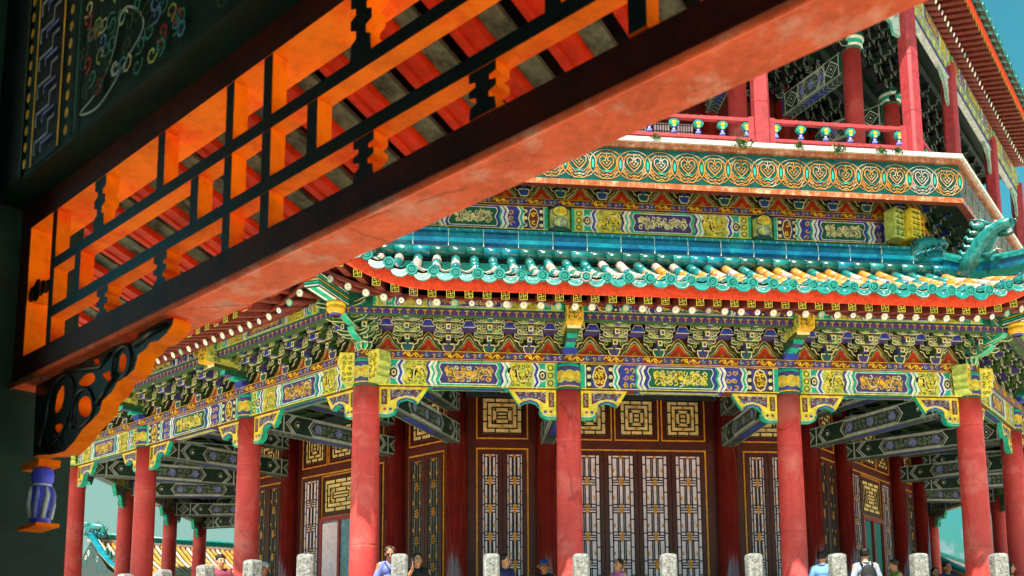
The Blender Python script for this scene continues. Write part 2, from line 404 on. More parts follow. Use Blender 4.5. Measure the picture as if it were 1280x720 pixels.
# a drain pipe runs down the left corner column
# ---------------------------------------------------------- painted beams (architraves)
ZA, ZB = 4.585, 5.06
def architrave(s0, s1, sch):
    mb = MB(); e = .21
    mb.box(FR(0), s0 + e - .06, s1 - e + .06, ZA, ZB, -.14, .13, 'moss')
    beam_bay(mb, FR(.131), s0 + e, s1 - e, ZA, ZB, sch)
    beam_bay(mb, lambda u, v, w: P(u, -.141 - w, v), s0 + e, s1 - e, ZA, ZB, sch)
    fu = UN(ZA - .001); c = (s0 + s1) / 2
    rect(mb, fu, s0 + e, s1 - e, -.13, .12, 'rust', 1); rect(mb, fu, c - (s1 - s0) * .2, c + (s1 - s0) * .2, -.1, .1, 'teal' if sch else 'blue', 2)
    rect(mb, fu, c - (s1 - s0) * .18, c + (s1 - s0) * .18, -.06, .06, 'purple' if sch else 'lime', 3)
    return mb
bays = ((0, A_, 1), (A_, A_ + B_, 0), (A_ + B_, S, 1))
arch_me = [architrave(*b).mesh('painted_beam') for b in bays]
def spandrel(sg):
    mb = MB(); u0 = .225
    pts = [(0, 0), (.86, 0), (.70, -.26), (.66, -.30), (.58, -.25), (.47, -.225), (.36, -.26), (.30, -.33), (.29, -.42), (.24, -.50), (.16, -.54), (0, -.54)]
    T = lambda q, k=1: [(sg * (u0 + .36 + (u - .36) * k), ZA - .003 - .24 + (v + .24) * k) for u, v in q]
    fr = LF(0); mb.prism(fr, T(pts) if sg > 0 else T(pts)[::-1], -.05, .05, 'yellow', 'teal')
    for fz in (LF(.051), lambda u, v, w: (u, .051 + w, v)):
        inner = [(.19, -.04), (.76, -.04), (.65, -.20), (.5, -.165), (.34, -.19), (.26, -.24), (.19, -.26)]
        flat(mb, fz, T(inner), 'rust', 1)
        for k in range(7):
            x = .25 + k * .068; curl(mb, fz, sg * (u0 + x), ZA - .09 - .02 * (k % 2), .045, ('sage', 'purple')[k % 2], 2, .02, k * 1.7, 1, .9, 7); curl(mb, fz, sg * (u0 + x), ZA - .15, .04, ('cloth_lavender', 'sage')[k % 2], 2, .018, k * 2.7, -1, .9, 7)
        outline(mb, fz, T(inner), .014, 'cream', 3)
        flat(mb, fz, T([(.04, -.05), (.14, -.05), (.14, -.32), (.04, -.32)]), 'rust', 1); scrolls(mb, fz, *sorted((sg * (u0 + .06), sg * (u0 + .12))), ZA - .3, ZA - .08, 'sage', 2, .06, .012)
        stroke(mb, fz, T([(.3, -.40), (.26, -.48), (.16, -.52), (0, -.52)]), .035, 'teal', 3)
        stroke(mb, fz, T([(.3, -.37), (.27, -.45), (.17, -.487), (0, -.487)]), .014, 'white', 3)
        stroke(mb, fz, T([(.66, -.285), (.58, -.235), (.47, -.21), (.36, -.245), (.31, -.31)]), .03, 'blue', 3)
        for x, m in ((.1, 'scarlet'), (.2, 'purple')): disc(mb, fz, sg * (u0 + x), ZA - .41, .04, 'cream', 3, 8); disc(mb, fz, sg * (u0 + x), ZA - .41, .028, m, 4, 8)
    return mb
sp_me = {sg: spandrel(sg).mesh('spandrel_bracket') for sg in (-1, 1)}
for f in FACES:
    for me in arch_me: link('painted_beam', me, tower, RZ(f))
    for s in (0, A_, A_ + B_, S):
        for sg in (-1, 1):
            if (s == 0 and sg < 0) or (s == S and sg > 0): continue
            link('spandrel_bracket', sp_me[sg], tower, at(f, s))
# beam ends crossing at the corners
def beam_end(sg):
    mb = MB(); pts = [(.2, ZA + .02), (.36, ZA + .02), (.44, ZA + .1), (.40, ZA + .16), (.47, ZA + .22), (.45, ZA + .3), (.5, ZA + .36), (.46, ZB + .10), (.2, ZB + .10)]
    q = [(sg * u, v) for u, v in pts]
    mb.prism(LF(0), q, -.13, .13, 'yellow', 'lime')
    for fz in (LF(.131), lambda u, v, w: (u, .131 + w, v)):
        outline(mb, fz, [((u - sg * .34) * .86 + sg * .34, (v - 4.85) * .86 + 4.85) for u, v in q], .014, 'cream', 2)
        scrolls(mb, fz, *sorted((sg * .23, sg * .42)), ZA + .06, ZB + .05, 'moss', 2, .09, .014)
    return mb
be_me = {sg: beam_end(sg).mesh('beam_end') for sg in (-1, 1)}
for f in (0, -1, 1, -2):
    link('beam_end', be_me[-1], tower, at(f, 0)); link('beam_end', be_me[1], tower, at(f, S))
# plate above the beams
def plate(d0, d1, z0, z1, s0, s1, und='purple'):
    mb = MB(); mb.box(FR(0), s0, s1, z0, z1, d0, d1, 'moss', bottom=und); flower_band(mb, FR(d1 + .001), s0, s1, z0, z1); return mb
pl = plate(-.15, .2, ZB + .002, 5.2, -.08, S + .08).mesh('flower_plate')
for f in FACES: link('flower_plate', pl, tower, RZ(f))

# ---------------------------------------------------------- bracket sets
def bracket(c1, c2, steps=3):
    mb = MB()
    def arm(w, h, d, z, m, th=.1):
        a = w / 2
        pts = [(-a, z + h), (-a, z + h * .45), (-a * .86, z + h * .12), (-a * .6, z), (a * .6, z), (a * .86, z + h * .12), (a, z + h * .45), (a, z + h), (a * .55, z + h * .8), (.07, z + h * .62), (-.07, z + h * .62), (-a * .55, z + h * .8)]
        mb.prism(LF(d), pts, -th, 0, m, 'moss'); outline(mb, LF(d), pts, .016, 'cream', 1)
        stroke(mb, LF(d), [(-a * .8, z + h * .5), (-a * .5, z + h * .3), (a * .5, z + h * .3), (a * .8, z + h * .5)], .014, 'lime', 1)
        stroke(mb, LF(d), [(-a * .3, z + h * .28), (-a * .15, z + h * .42), (a * .15, z + h * .42), (a * .3, z + h * .28)], .010, 'cream', 2)
        for x in (-a * .5, a * .5): disc(mb, LF(d), x, z + h * .44, .014, 'cream', 2, 6)
        for x in (-a + .035, -a * .42, a * .42, a - .035):
            mb.box(LF(d), x - .034, x + .034, z + h, z + h + .066, -th, .008, 'moss', f0='cream'); rect(mb, LF(d + .008), x - .021, x + .021, z + h + .016, z + h + .048, m, 1)
    base = [(-.06, 0), (.06, 0), (.10, .07), (.10, .14), (-.10, .14), (-.10, .07)]
    mb.prism(LF(0), base, -.02, .2, c1, 'moss'); outline(mb, LF(.2), base, .02, 'cream', 1)
    rect(mb, LF(.2), -.02, .02, .05, .2, c2, 1)
    for sg in (-1, 1):      # S-curved outlines rising from the block
        stroke(mb, LF(.12), [(sg * .1, .14), (sg * .16, .17), (sg * .19, .24), (sg * .26, .27)], .022, 'cream', 1); stroke(mb, LF(.12), [(sg * .13, .12), (sg * .2, .15), (sg * .23, .21), (sg * .29, .24)], .02, 'moss', 1)
    for k in range(steps):
        d = .16 + .22 * k; z = .17 + .125 * k
        if k: arm(.42 + .02 * k, .075, d, z + .0, c1 if k % 2 else c2)
        arm(.52 + .02 * k, .075, d - .012, z + .12, c2 if k % 2 else c1)
        for sg in (-1, 1): curl(mb, LF(d + .03), sg * .15, z + .06, .045, 'lime', 1, .012, 1.5, sg, 1.1, 8)
        mb.box(LF(0), -.042, .042, z, z + .09, 0, d + .17, 'cream', f0='cream', bottom=c1, f1=c2, f3=c2)
        rect(mb, LF(d + .171), -.022, .022, z + .02, z + .07, c1, 1)
        mb.box(LF(0), -.05, .05, z + .09, z + .13, d + .03, d + .13, c2, f0='gold')
    z = .17 + .125 * steps; dd = .16 + .22 * (steps - 1) + .2
    mb.box(LF(0), -.035, .035, z - .03, z + .10, 0, dd, 'cream', bottom='purple', f1=c1, f3=c1)
    rect(mb, LF(dd + .001), -.016, .016, z - .01, z + .08, 'purple', 1)
    return mb
bk = [bracket('jade', 'purple'), bracket('purple', 'moss')]
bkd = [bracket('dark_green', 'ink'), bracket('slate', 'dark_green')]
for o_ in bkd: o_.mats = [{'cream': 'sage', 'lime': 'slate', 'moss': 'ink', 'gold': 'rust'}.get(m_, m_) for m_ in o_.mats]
bk_me = [b.mesh('bracket_set') for b in bk]
bk2 = [bracket('jade', 'blue', 2), bracket('blue', 'jade', 2)]
bk2_me = [b.mesh('bracket_set') for b in bk2]
bs_s = []
for s0, s1, _ in bays: bs_s += [s0 + (s1 - s0) * k / 5 for k in range(5)]
bs_s = bs_s[1:]
for f in (0, -1, 1):
    for i, s in enumerate(bs_s): link('bracket_set', bk_me[i % 2], tower, at(f, s, 0, 5.2))
def many(name, items, z=0):
    mb = MB()
    for o, M in items: mb.add(o, M)
    return tag(link(name, mb.mesh(name), tower), kind='stuff')
rest_bk = [(bk[i % 2], at(f, s, 0, 5.2)) for f in (-2, 2) for i, s in enumerate(bs_s)]
# corner clusters: long diagonal arms, stacked
def corner_bracket():
    mb = MB()
    for k, ang in enumerate((0, 22.5, -22.5)):
        M = Matrix.Rotation(math.radians(ang), 4, 'Z')
        b = bracket('jade' if k else 'teal', 'purple' if k else 'jade')
        if k: mb.add(b, M)
        else: mb.add(b, Matrix.Scale(1.12, 4, (1, 0, 0)))
    for k in range(3):       # slanting lever arms towards the eave corner
        z = .14 + .17 * k; L_ = .55 + .28 * k
        fr = lambda u, v, w: (w, -u, v)
        pts = [(0, z + .04), (L_ * .6, z), (L_, z + .06), (L_ + .06, z + .14), (L_ * .8, z + .13), (0, z + .16)]
        mb.prism(fr, pts, -.06, .06, 'jade', 'teal'); outline(mb, lambda u, v, w: (.061 + w, -u, v), pts, .018, 'cream', 1); outline(mb, lambda u, v, w: (-.061 - w, -u, v), pts, .018, 'cream', 1)
        for sx in (-1, 1):   # side arms with boat ends
            for q in (.35, .7):
                a = .30 + .08 * k; y = -L_ * q; zz = z + .05
                fr2 = lambda u, v, w, y=y, sx=sx: (sx * u, y - w - u * .35, v)
                p2 = [(0, zz), (a * .8, zz + .01), (a, zz + .05), (a, zz + .1), (a * .6, zz + .075), (0, zz + .07)]
                mb.prism(fr2, p2, -.05, .03, 'moss', 'jade'); outline(mb, lambda u, v, w: fr2(u, v, w + .03), p2, .016, 'cream', 1)
    return mb
cb_me = corner_bracket().mesh('corner_bracket')
for f in (0, 1, -1, 2): link('corner_bracket', cb_me, tower, at(f, 0, 0, 5.2, math.radians(-22.5)))
# flame boards behind and between the sets
def flames(sets, zb, ht, d, s0, s1):
    mb = MB(); fr = FR(d); mb.box(FR(0), s0, s1, zb, zb + ht, d - .05, d, 'umber')
    for a, b in zip(sets[:-1], sets[1:]):
        c = (a + b) / 2; h = (b - a) / 2
        def bell(k, dz):
            R_ = [(.96, 0), (.84, .06), (.74, .2), (.62, .32), (.46, .40), (.35, .50), (.27, .64), (.13, .78), (0, .86)]
            q = [(c + h * k * x, zb + .004 + dz + .5 * k * y) for x, y in R_]
            return q + [(2 * c - u, v) for u, v in reversed(q[:-1])]
        flat(mb, fr, bell(1.0, 0), 'moss', 1); outline(mb, fr, bell(.96, 0), .02, 'gold', 2)
        flat(mb, fr, bell(.88, 0), 'jade', 3); outline(mb, fr, bell(.78, 0), .018, 'cream', 4)
        flat(mb, fr, bell(.66, 0), 'scarlet', 5); outline(mb, fr, bell(.66, 0), .012, 'gold', 6)
        for dx, dz, r in ((-.035, .06, .028), (.035, .06, .028), (0, .11, .028)): disc(mb, fr, c + dx, zb + dz, r, 'gold', 7, 7); disc(mb, fr, c + dx, zb + dz, r * .5, 'rust', 8, 6)
        if ht > .45:
            t = [(c - h * .32, zb + .40), (c + h * .32, zb + .40), (c + h * .16, zb + .52), (c - h * .16, zb + .52)]
            fz = FR(d + .35)
            mb.prism(fz, t, -.3, 0, 'blue', 'purple'); mb.prism(fz, [(c - h * .16, zb + .523), (c + h * .16, zb + .523), (c + h * .1, zb + .58), (c - h * .1, zb + .58)], -.3, 0, 'scarlet', 'rust'); outline(mb, fz, t, .014, 'cream', 2)
    return mb
all_s = [0] + bs_s + [S]
fl_me = flames(all_s, 5.2, .62, .02, -.02, S + .02).mesh('flame_board')
for f in FACES: link('flame_board', fl_me, tower, RZ(f))
# band of small marks and the painted eave purlin
def eave_beam():
    mb = MB(); q = -.31; fr = FR(.86)
    mb.box(FR(0), q - .02, S - q + .02, 5.63, 5.735, .70, .86, 'blue', bottom='moss')
    rect(mb, fr, q, S - q, 5.633, 5.732, 'purple', 1)
    n = 84
    for i in range(n):
        u = q + (i + .5) * (S - 2 * q) / n
        stroke(mb, fr, [(u - .04, 5.71), (u + .04, 5.71)], .016, 'gold', 2); stroke(mb, fr, [(u - .05, 5.67), (u + .05, 5.67)], .016, 'rust', 2); stroke(mb, fr, [(u, 5.64), (u, 5.72)], .018, 'yellow', 2)
    pts = [(s, .79, 5.98) for s in (q, S - q)]
    mb.box(FR(0), q - .03, S - q + .03, 5.738, 6.10, .68, .90, 'jade')
    for b0, b1, sch in bays: beam_bay(mb, FR(.901), max(b0, q) + .17, b1 - .17, 5.745, 6.02, sch)
    return mb
eb_me = eave_beam().mesh('eave_purlin')
for f in FACES: link('eave_purlin', eb_me, tower, RZ(f))
# gilded beam noses over each column
def nose():
    mb = MB(); mb.box(LF(0), -.145, .145, 5.52, 5.90, .2, 1.07, 'lime', f0='gold', bottom='gold')
    f1 = LF(1.071); scrolls(mb, f1, -.12, .12, 5.55, 5.87, 'moss', 1, .075, .02, 'jade'); scrolls(mb, f1, -.11, .11, 5.56, 5.86, 'yellow', 2, .09, .022)
    outline(mb, f1, [(-.135, 5.53), (.135, 5.53), (.135, 5.89), (-.135, 5.89)], .018, 'yellow', 3)
    for sx in (-1, 1):
        fs = lambda u, v, w, sx=sx: (sx * (.146 + w), -u, v)
        scrolls(mb, fs, .3, 1.04, 5.55, 5.87, 'yellow', 1, .09, .02, 'moss')
    mb.box(LF(0), -.12, .12, 5.45, 5.515, .2, .9, 'moss', f0='cream'); mb.box(LF(0), -.09, .09, 5.36, 5.445, .1, .65, 'jade', f0='teal', bottom='purple'); mb.box(LF(0), -.13, .13, 5.2, 5.3, .1, .3, 'blue'); mb.box(LF(0), -.08, .08, 5.302, 5.358, .1, .45, 'teal'); return mb
nose_me = nose().mesh('beam_nose')
for f in (0, -1, 1, -2):
    for s in (A_, A_ + B_): link('beam_nose', nose_me, tower, at(f, s))

# ---------------------------------------------------------- lower eave: rafters, boards, tiles
def fan(s, w):                        # where the rafter whose end is at s starts
    def m(t): return t if t > w else -.17 + (w + .17) * max(0, (t + .7) / (w + .7)) if t > -.7 else -.17 
    if s < S / 2: return m(s)
    return S - m(S - s)
def round_rafter(s, dE=1.555, zE=5.585, d0=.75, z0=5.99, L=lifts):
    mb = MB(); s0 = fan(s, .9)
    a = Vector(P(s0 + (s - s0) * .1, d0, z0 + .06)); e = Vector(P(s, dE, zE + L(dE, s)))
    mb.tube([a, e], .058, 10, 'rafter_red', capm='cream')
    d = (e - a).normalized(); x = Vector((1, 0, 0)); x = (x - d * x.dot(d)).normalized(); y = d.cross(x)
    fr = lambda u, v, w: tuple(e + x * u + y * v + d * (w + .002))
    k = rng.random()
    disc(mb, fr, 0, 0, .063, 'pale' if k < .62 else ('purple' if k < .85 else 'teal'), 0, 12); disc(mb, fr, 0, 0, .047, 'white' if k < .8 else 'sage', 1, 10); disc(mb, fr, -.006, .008, .016, 'gold', 2, 7)
    return mb
def square_rafter(s, dE=2.05, zE=5.545, d0=1.05, z0=5.86, L=lifts):
    mb = MB(); s0 = fan(s, .9); s0 = s0 + (s - s0) * .45
    zc0 = z0 + L(d0, s); zc1 = zE + L(dE, s); h = .06
    lo = [P(s0 - h, d0, zc0 - h), P(s0 + h, d0, zc0 - h), P(s + h, dE, zc1 - h), P(s - h, dE, zc1 - h)]
    hi = [P(s0 - h, d0, zc0 + h), P(s0 + h, d0, zc0 + h), P(s + h, dE, zc1 + h), P(s - h, dE, zc1 + h)]
    mb.hexa([lo[3], lo[2], lo[1], lo[0], hi[3], hi[2], hi[1], hi[0]], 'rafter_red')
    fr = lambda u, v, w: P(s + u, dE + w + .001, zc1 + v)
    rect(mb, fr, -h - .005, h + .005, -h - .005, h + .005, 'ink', 0); outline(mb, fr, [(-h, -h), (h, -h), (h, h), (-h, h)], .015, 'yellow', 1)
    fret(mb, fr, 0, 0, h * .6, 'yellow', 1, .012)
    return mb
NR = 44
def rs(i, cd): c = .41421 * cd; a = -c + .17; return a + (S + 2 * c - .34) * i / (NR - 1)
rr = [round_rafter(rs(i, 1.5)) for i in range(NR)]; sq = [square_rafter(rs(i, 1.72) ) for i in range(NR)]
rr_me = [r.mesh('round_rafter') for r in rr]; sq_me = [r.mesh('square_rafter') for r in sq]
for i in range(NR):
    for f in (0, -1): link('round_rafter', rr_me[i], tower, RZ(f)); link('square_rafter', sq_me[i], tower, RZ(f))
for i in range(11): link('round_rafter', rr_me[i], tower, RZ(1)); link('square_rafter', sq_me[i], tower, RZ(1))
def grid(mb, fun, us, vs, m, smooth=True):
    b = len(mb.v); nv = len(vs)
    for u in us:
        for v in vs: mb.v.append(fun(u, v))
    mi = mb.mi(m)
    for i in range(len(us) - 1):
        for j in range(nv - 1):
            mb.f.append((b + i * nv + j, b + (i + 1) * nv + j, b + (i + 1) * nv + j + 1, b + i * nv + j + 1)); mb.m.append(mi); mb.sm.append(smooth)
def sgrid(d, n=46): c = -.41421 * d; return [c + (S - 2 * c) * i / (n - 1) for i in range(n)]
def tgrid(n=46): return [i / (n - 1) for i in range(n)]
def at_t(t, d): c = -.41421 * d; return c + (S - 2 * c) * t
def eave_boards(zo=0, L=lifts):
    mb = MB()
    # soffit over the round rafters and over the flying rafters
    def so(t, q): d, z = q; s = at_t(t, d); return P(s, d, z + L(d, s) + zo)
    grid(mb, so, tgrid(), [(.0, 6.42), (.68, 6.10), (1.57, 5.66)], 'soffit', False)
    grid(mb, so, tgrid(), [(1.0, 5.965), (2.08, 5.615)], 'soffit', False)
    # thin red board over the round rafter ends
    for (d, za, zb, m) in ((1.585, 5.64, 5.69, 'rafter_red'), (2.085, 5.60, 5.84, 'eave_red')):
        grid(mb, so, tgrid(), [(d, za), (d, zb)], m, False); grid(mb, so, tgrid(), [(d, za), (d - .05, za)], m, False)
        grid(mb, so, tgrid(), [(d, zb), (d - .3, zb + .09)], m, False)
    return mb
ebd = eave_boards().mesh('eave_board')
for f in FACES: link('eave_board', ebd, tower, RZ(f))
def roof_z(d, dE=2.25, zE=5.81, d1=-.3, z1=7.16): t = (dE - d) / (dE - d1); return zE + (z1 - zE) * t - .10 * math.sin(PI * min(1, t))
def eave_tiles(pitch=.345, dE=2.25, d1=-.3, rz=roof_z, L=lifts, rise=.0, mix=None, hi=10):
    mb = MB(); c = .41421 * dE; n = round((S + 2 * c - .2) / pitch); r = .088
    def sp(d, s): return P(s, d, rz(d) + L(d, s))
    # bed under the tubes
    def so(t, d): s = at_t(t, d); p = sp(d, s); return (p[0], p[1], p[2] - .05)
    grid(mb, so, tgrid(40), [dE - .02 - (dE - d1) * k / 6 for k in range(7)], 'tile_green')
    for i in range(n + 1):
        s = -c + .1 + (S + 2 * c - .2) * i / n
        dtop = d1
        if s < .12: dtop = max(d1, -s / .41421 + .15)
        if s > S - .12: dtop = max(d1, -(S - s) / .41421 + .15)
        m = mix(s) if mix else 'tile_teal'
        # tube: teal for the first tile, then the weathered colour
        brk = [dE, dE - .28]; k = 1
        while brk[-1] > dtop + .3: brk.append(brk[-1] - .36)
        brk.append(dtop)
        for j in range(len(brk) - 1):
            if brk[j] <= dtop: break
            a, b = brk[j], max(brk[j + 1], dtop)
            pa, pb = Vector(sp(a, s)), Vector(sp(b, s)); mm = 'tile_teal' if j == 0 else (mix(s) if mix else 'tile_teal')
            mb.tube([pa, pb], [r, r * .94], 8, mm, True, up=(0, 0, 1), arc=(0, 2 * PI))
        e = Vector(sp(dE, s)) + Vector((rng.uniform(-.008, .008), rng.uniform(-.02, .01), rng.uniform(-.009, .009)))
        fr = lambda u, v, w: (e.x + u, e.y - w - .004, e.z + v)
        rr_ = r * 1.06
        mb.tube([fr(0, 0, -.03), fr(0, 0, .02)], rr_, 14, 'tile_teal'); f2 = lambda u, v, w: fr(u, v, w + .022)
        outline(mb, f2, oval(0, 0, rr_ * .82, rr_ * .82, 14), .016, 'tile_dust' if rng.random() < .1 else 'ring_teal', 1)
        disc(mb, f2, 0, 0, rr_ * .66, 'tile_green', 1, 12); curl(mb, f2, 0, 0, rr_ * .5, 'ring_teal', 2, .013, rng.uniform(0, 6), 1, 1.3, 9)
        # nail cap
        p = Vector(sp(dE - .16, s)); mb.sphere((p.x, p.y, p.z + .10), (.03, .03, .05), 'tile_blue', 8, 5)
        # drip tile between this tube and the next
        if i < n:
            jz = rng.uniform(-.012, .012); sm_ = s + (S + 2 * c - .2) / n / 2; g = Vector(sp(dE, sm_)); w_ = .118
            fz = lambda u, v, w: (g.x + u + jz * .6, g.y - w - .01 + v * .25, g.z + v + jz)
            pts = [(-w_ * 1.2, .0)] + [(w_ * 1.2 * math.cos(PI + PI * k / 10), -.03 + .135 * math.sin(PI + PI * k / 10)) for k in range(11)] + [(w_ * 1.2, .0), (w_ * .6, -.03), (0, -.045), (-w_ * .6, -.03)]
            mb.prism(fz, pts, -.03, 0, 'tile_teal'); outline(mb, fz, [(u * .86, v * .84 - .008) for u, v in pts], .011, 'tile_dust' if rng.random() < .35 else 'ring_teal', 1)
            for q in (-.5, 0, .5): curl(mb, fz, q * w_, -.07 - (.02 if q == 0 else 0), .022, 'grout' if rng.random() < .4 else 'ring_teal', 2, .009, rng.uniform(0, 6), 1, .8, 5)
            # pan tile behind: concave gutter
            for j in range(5):
                a, b = dE - .30 * j, dE - .30 * (j + 1)
                if b < dtop: break
                q0, q1 = Vector(sp(a, sm_)), Vector(sp(b, sm_)); lowm = 'tile_teal' if j == 0 else ('tile_dust' if rng.random() < .6 else 'tile_teal')
                B_0 = len(mb.v)
                for qq in (q0, q1):
                    for x, zz in ((-.12, .045), (-.07, -.005), (0, -.03), (.07, -.005), (.12, .045)): mb.v.append((qq.x + x, qq.y, qq.z + zz + (.018 if qq is q0 else 0)))
                for x in range(4): mb.f.append((B_0 + x, B_0 + x + 1, B_0 + 6 + x, B_0 + 5 + x)); mb.m.append(mb.mi(lowm)); mb.sm.append(True)
    return mb
def mixfun(s):
    k = (s - 3.8) / 3.2 + rng.uniform(-.5, .5)
    q_ = rng.random(); return ('tile_yellow' if q_ < .58 else 'tile_dust' if q_ < .78 else 'tile_teal') if k > .5 else ('tile_dust' if q_ < .6 else 'tile_teal')
et_me = eave_tiles(mix=mixfun).mesh('tiled_eave')
for f in FACES: link('tiled_eave', et_me, tower, RZ(f))
# corner beams, gold vase, hip ridges with a dragon head
def corner_parts():
    mb = MB(); c22 = 1 / math.cos(math.radians(22.5))
    D = lambda d, z, x=0: (x, -d * c22, z)
    def beam(d0, z0, d1, z1, w, h, m, bands):
        q = [D(d1, z1 - h, -w), D(d1, z1 - h, w), D(d0, z0 - h, w), D(d0, z0 - h, -w), D(d1, z1, -w), D(d1, z1, w), D(d0, z0, w), D(d0, z0, -w)]
        mb.hexa(q, m)
        for sx in (-1, 1):
            def fr(u, v, w_, sx=sx): d = d0 + (d1 - d0) * u; return D(d, z0 + (z1 - z0) * u - h + v * h, sx * (w + w_))
            for k, mm in enumerate(bands): rect(mb, fr, .0, 1, (k + .15) / len(bands), (k + .6) / len(bands), mm, 1)
        def fe(u, v, w_): return D(d1 + w_, z1 - h + v * h, u)
        for k, mm in enumerate(bands): rect(mb, fe, -w, w, (k + .15) / len(bands), (k + .6) / len(bands), mm, 1)
        for k in range(2): rect(mb, lambda u, v, w_: D(d0 + (d1 - d0) * v, z0 + (z1 - z0) * v - h - w_, u), -w * (.8 - .4 * k), w * (.8 - .4 * k), .6, .97, ('white', 'teal')[k], 1 + k)
    beam(.3, 5.98, 1.72, 5.96, .13, .24, 'jade', ['white', 'teal', 'gold', 'teal', 'white'])
    beam(1.2, 6.16, 2.2, 6.44, .11, .19, 'jade', ['teal', 'white', 'blue'])
    mb.lathe((0, -1.02 * c22, 5.5), [(.08, .0, 'blue'), (.1, .03, 'gold'), (.15, .08, 'gold'), (.16, .13, 'gold'), (.11, .155, 'yellow'), (.16, .18, 'gold'), (.15, .23, 'gold'), (.1, .25, 'blue'), (.1, .27)], 14, 'gold')
    return mb
cp_me = corner_parts().mesh('corner_beam')
for f in (0, 1, -1, 2): link('corner_beam', cp_me, tower, at(f, 0, 0, 0, math.radians(-22.5)))
c22 = 1 / math.cos(math.radians(22.5))
def hip_z(d): return roof_z(d) + 2 * lift(d, 0) * .5 + .06
def hip():
    mb = MB(); ds = [-.25 + 2.4 * i / 12 for i in range(13)]
    for w, h0, h1, m in ((.15, -.05, .12, 'tile_green'), (.10, .12, .30, 'tile_blue'), (.13, .30, .36, 'tile_teal')):
        for a, b in zip(ds[:-1], ds[1:]):
            Za, Zb = hip_z(a), hip_z(b)
            q = [(-w, -b * c22, Zb + h0), (w, -b * c22, Zb + h0), (w, -a * c22, Za + h0), (-w, -a * c22, Za + h0), (-w, -b * c22, Zb + h1), (w, -b * c22, Zb + h1), (w, -a * c22, Za + h1), (-w, -a * c22, Za + h1)]
            mb.hexa(q, m)
    mb.tube([(0, -d * c22, hip_z(d) + .38) for d in ds], .075, 8, 'tile_teal')
    return mb
hip_me = hip().mesh('hip_ridge')
def beast_mesh(kind):
    """swimming-dragon ornament, facing -Y"""
    mb = MB(); V_ = Vector
    if kind == 'dragon':
        body = [(0, .42, -.1, .2), (0, .26, .16, .21), (0, .08, .36, .19), (0, -.10, .5, .15), (0, -.28, .53, .11), (0, -.44, .52, .075)]
        mb.tube([V_(p[:3]) for p in body], [p[3] for p in body], 12, 'tile_teal')
        mb.tube([(0, -.2, .43), (0, -.34, .36), (0, -.44, .34)], [.06, .045, .02], 8, 'tile_green')       # lower jaw
        for sx in (-1, 1):
            mb.tube([(sx * .05, -.1, .6), (sx * .09, .06, .74), (sx * .13, .22, .80)], [.03, .022, .006], 6, 'tile_teal')      # horns
            mb.sphere((sx * .075, -.2, .6), .035, 'tile_dust', 8, 6); mb.sphere((sx * .05, -.46, .55), .03, 'tile_green', 8, 6)
            for k in range(5):
                z = .6 - .1 * k; mb.tube([(sx * .08, .0 + .06 * k, z), (sx * .14, .12 + .06 * k, z + .05), (sx * .13, .20 + .06 * k, z + .13), (sx * .1, .17 + .06 * k, z + .2)], [.06, .055, .04, .015], 7, ('tile_teal', 'tile_green')[k % 2])
            mb.tube([(sx * .12, .0, .1), (sx * .2, -.14, .04), (sx * .16, -.26, .1)], [.05, .04, .03], 6, 'tile_teal')
            for k in range(3): mb.tube([(sx * (.13 + .03 * k), -.25, .1), (sx * (.13 + .03 * k), -.33, .06)], [.016, .005], 5, 'tile_dust')
        for k in range(5): mb.tube([(0, .36 - .08 * k, .24 + .08 * k), (0, .43 - .08 * k, .30 + .08 * k)], [.05, .02], 6, 'tile_teal')
        for k in range(10): mb.sphere((.10 * math.cos(k * 2.4), .3 - .04 * k, .06 + .05 * k), .035, 'tile_teal', 6, 4)
    else:
        body = [(0, -.3, .1, .10), (0, -.22, .3, .15), (0, -.05, .42, .16), (0, .16, .36, .15), (0, .26, .18, .14), (0, .2, .02, .12)]
        mb.tube([V_(p[:3]) for p in body], [p[3] for p in body], 12, 'tile_teal')
        mb.tube([(0, -.2, .42), (0, -.36, .5), (0, -.46, .44), (0, -.42, .34)], [.11, .1, .07, .03], 10, 'tile_teal')
        for sx in (-1, 1):
            mb.sphere((sx * .08, -.34, .54), .03, 'tile_dust', 6, 5)
            for k in range(5): mb.tube([(sx * .1, -.2 + .1 * k, .4 - .05 * k), (sx * .18, -.16 + .12 * k, .3 - .05 * k), (sx * .14, -.04 + .12 * k, .2 - .04 * k)], [.03, .025, .006], 6, ('tile_blue', 'tile_green')[k % 2])
        for k in range(5): mb.tube([(0, .0 + .08 * k, .5 - .06 * k), (0, .1 + .08 * k, .62 - .05 * k)], [.04, .006], 5, 'tile_green')
        for k in range(12): mb.sphere((.11 * math.cos(k * 2.4), .26 - .045 * k, .08 + .03 * math.sin(k * 2)), .04, 'tile_teal', 6, 4)
    return mb
dr_me = beast_mesh('dragon').mesh('dragon_head'); cw_me = beast_mesh('curl').mesh('ridge_beast')
for f in (0, 1, -1, 2):
    h_ = link('hip_ridge', hip_me, tower, at(f, 0, 0, 0, math.radians(-22.5)))
    link('dragon_head', dr_me, h_, Matrix.Translation((0, -.62 * c22, hip_z(.62) + .3)) @ Matrix.Scale(1.15, 4))
    link('ridge_beast', cw_me, tower, at(f, S - .42, -.36, 7.45, math.radians(100)))
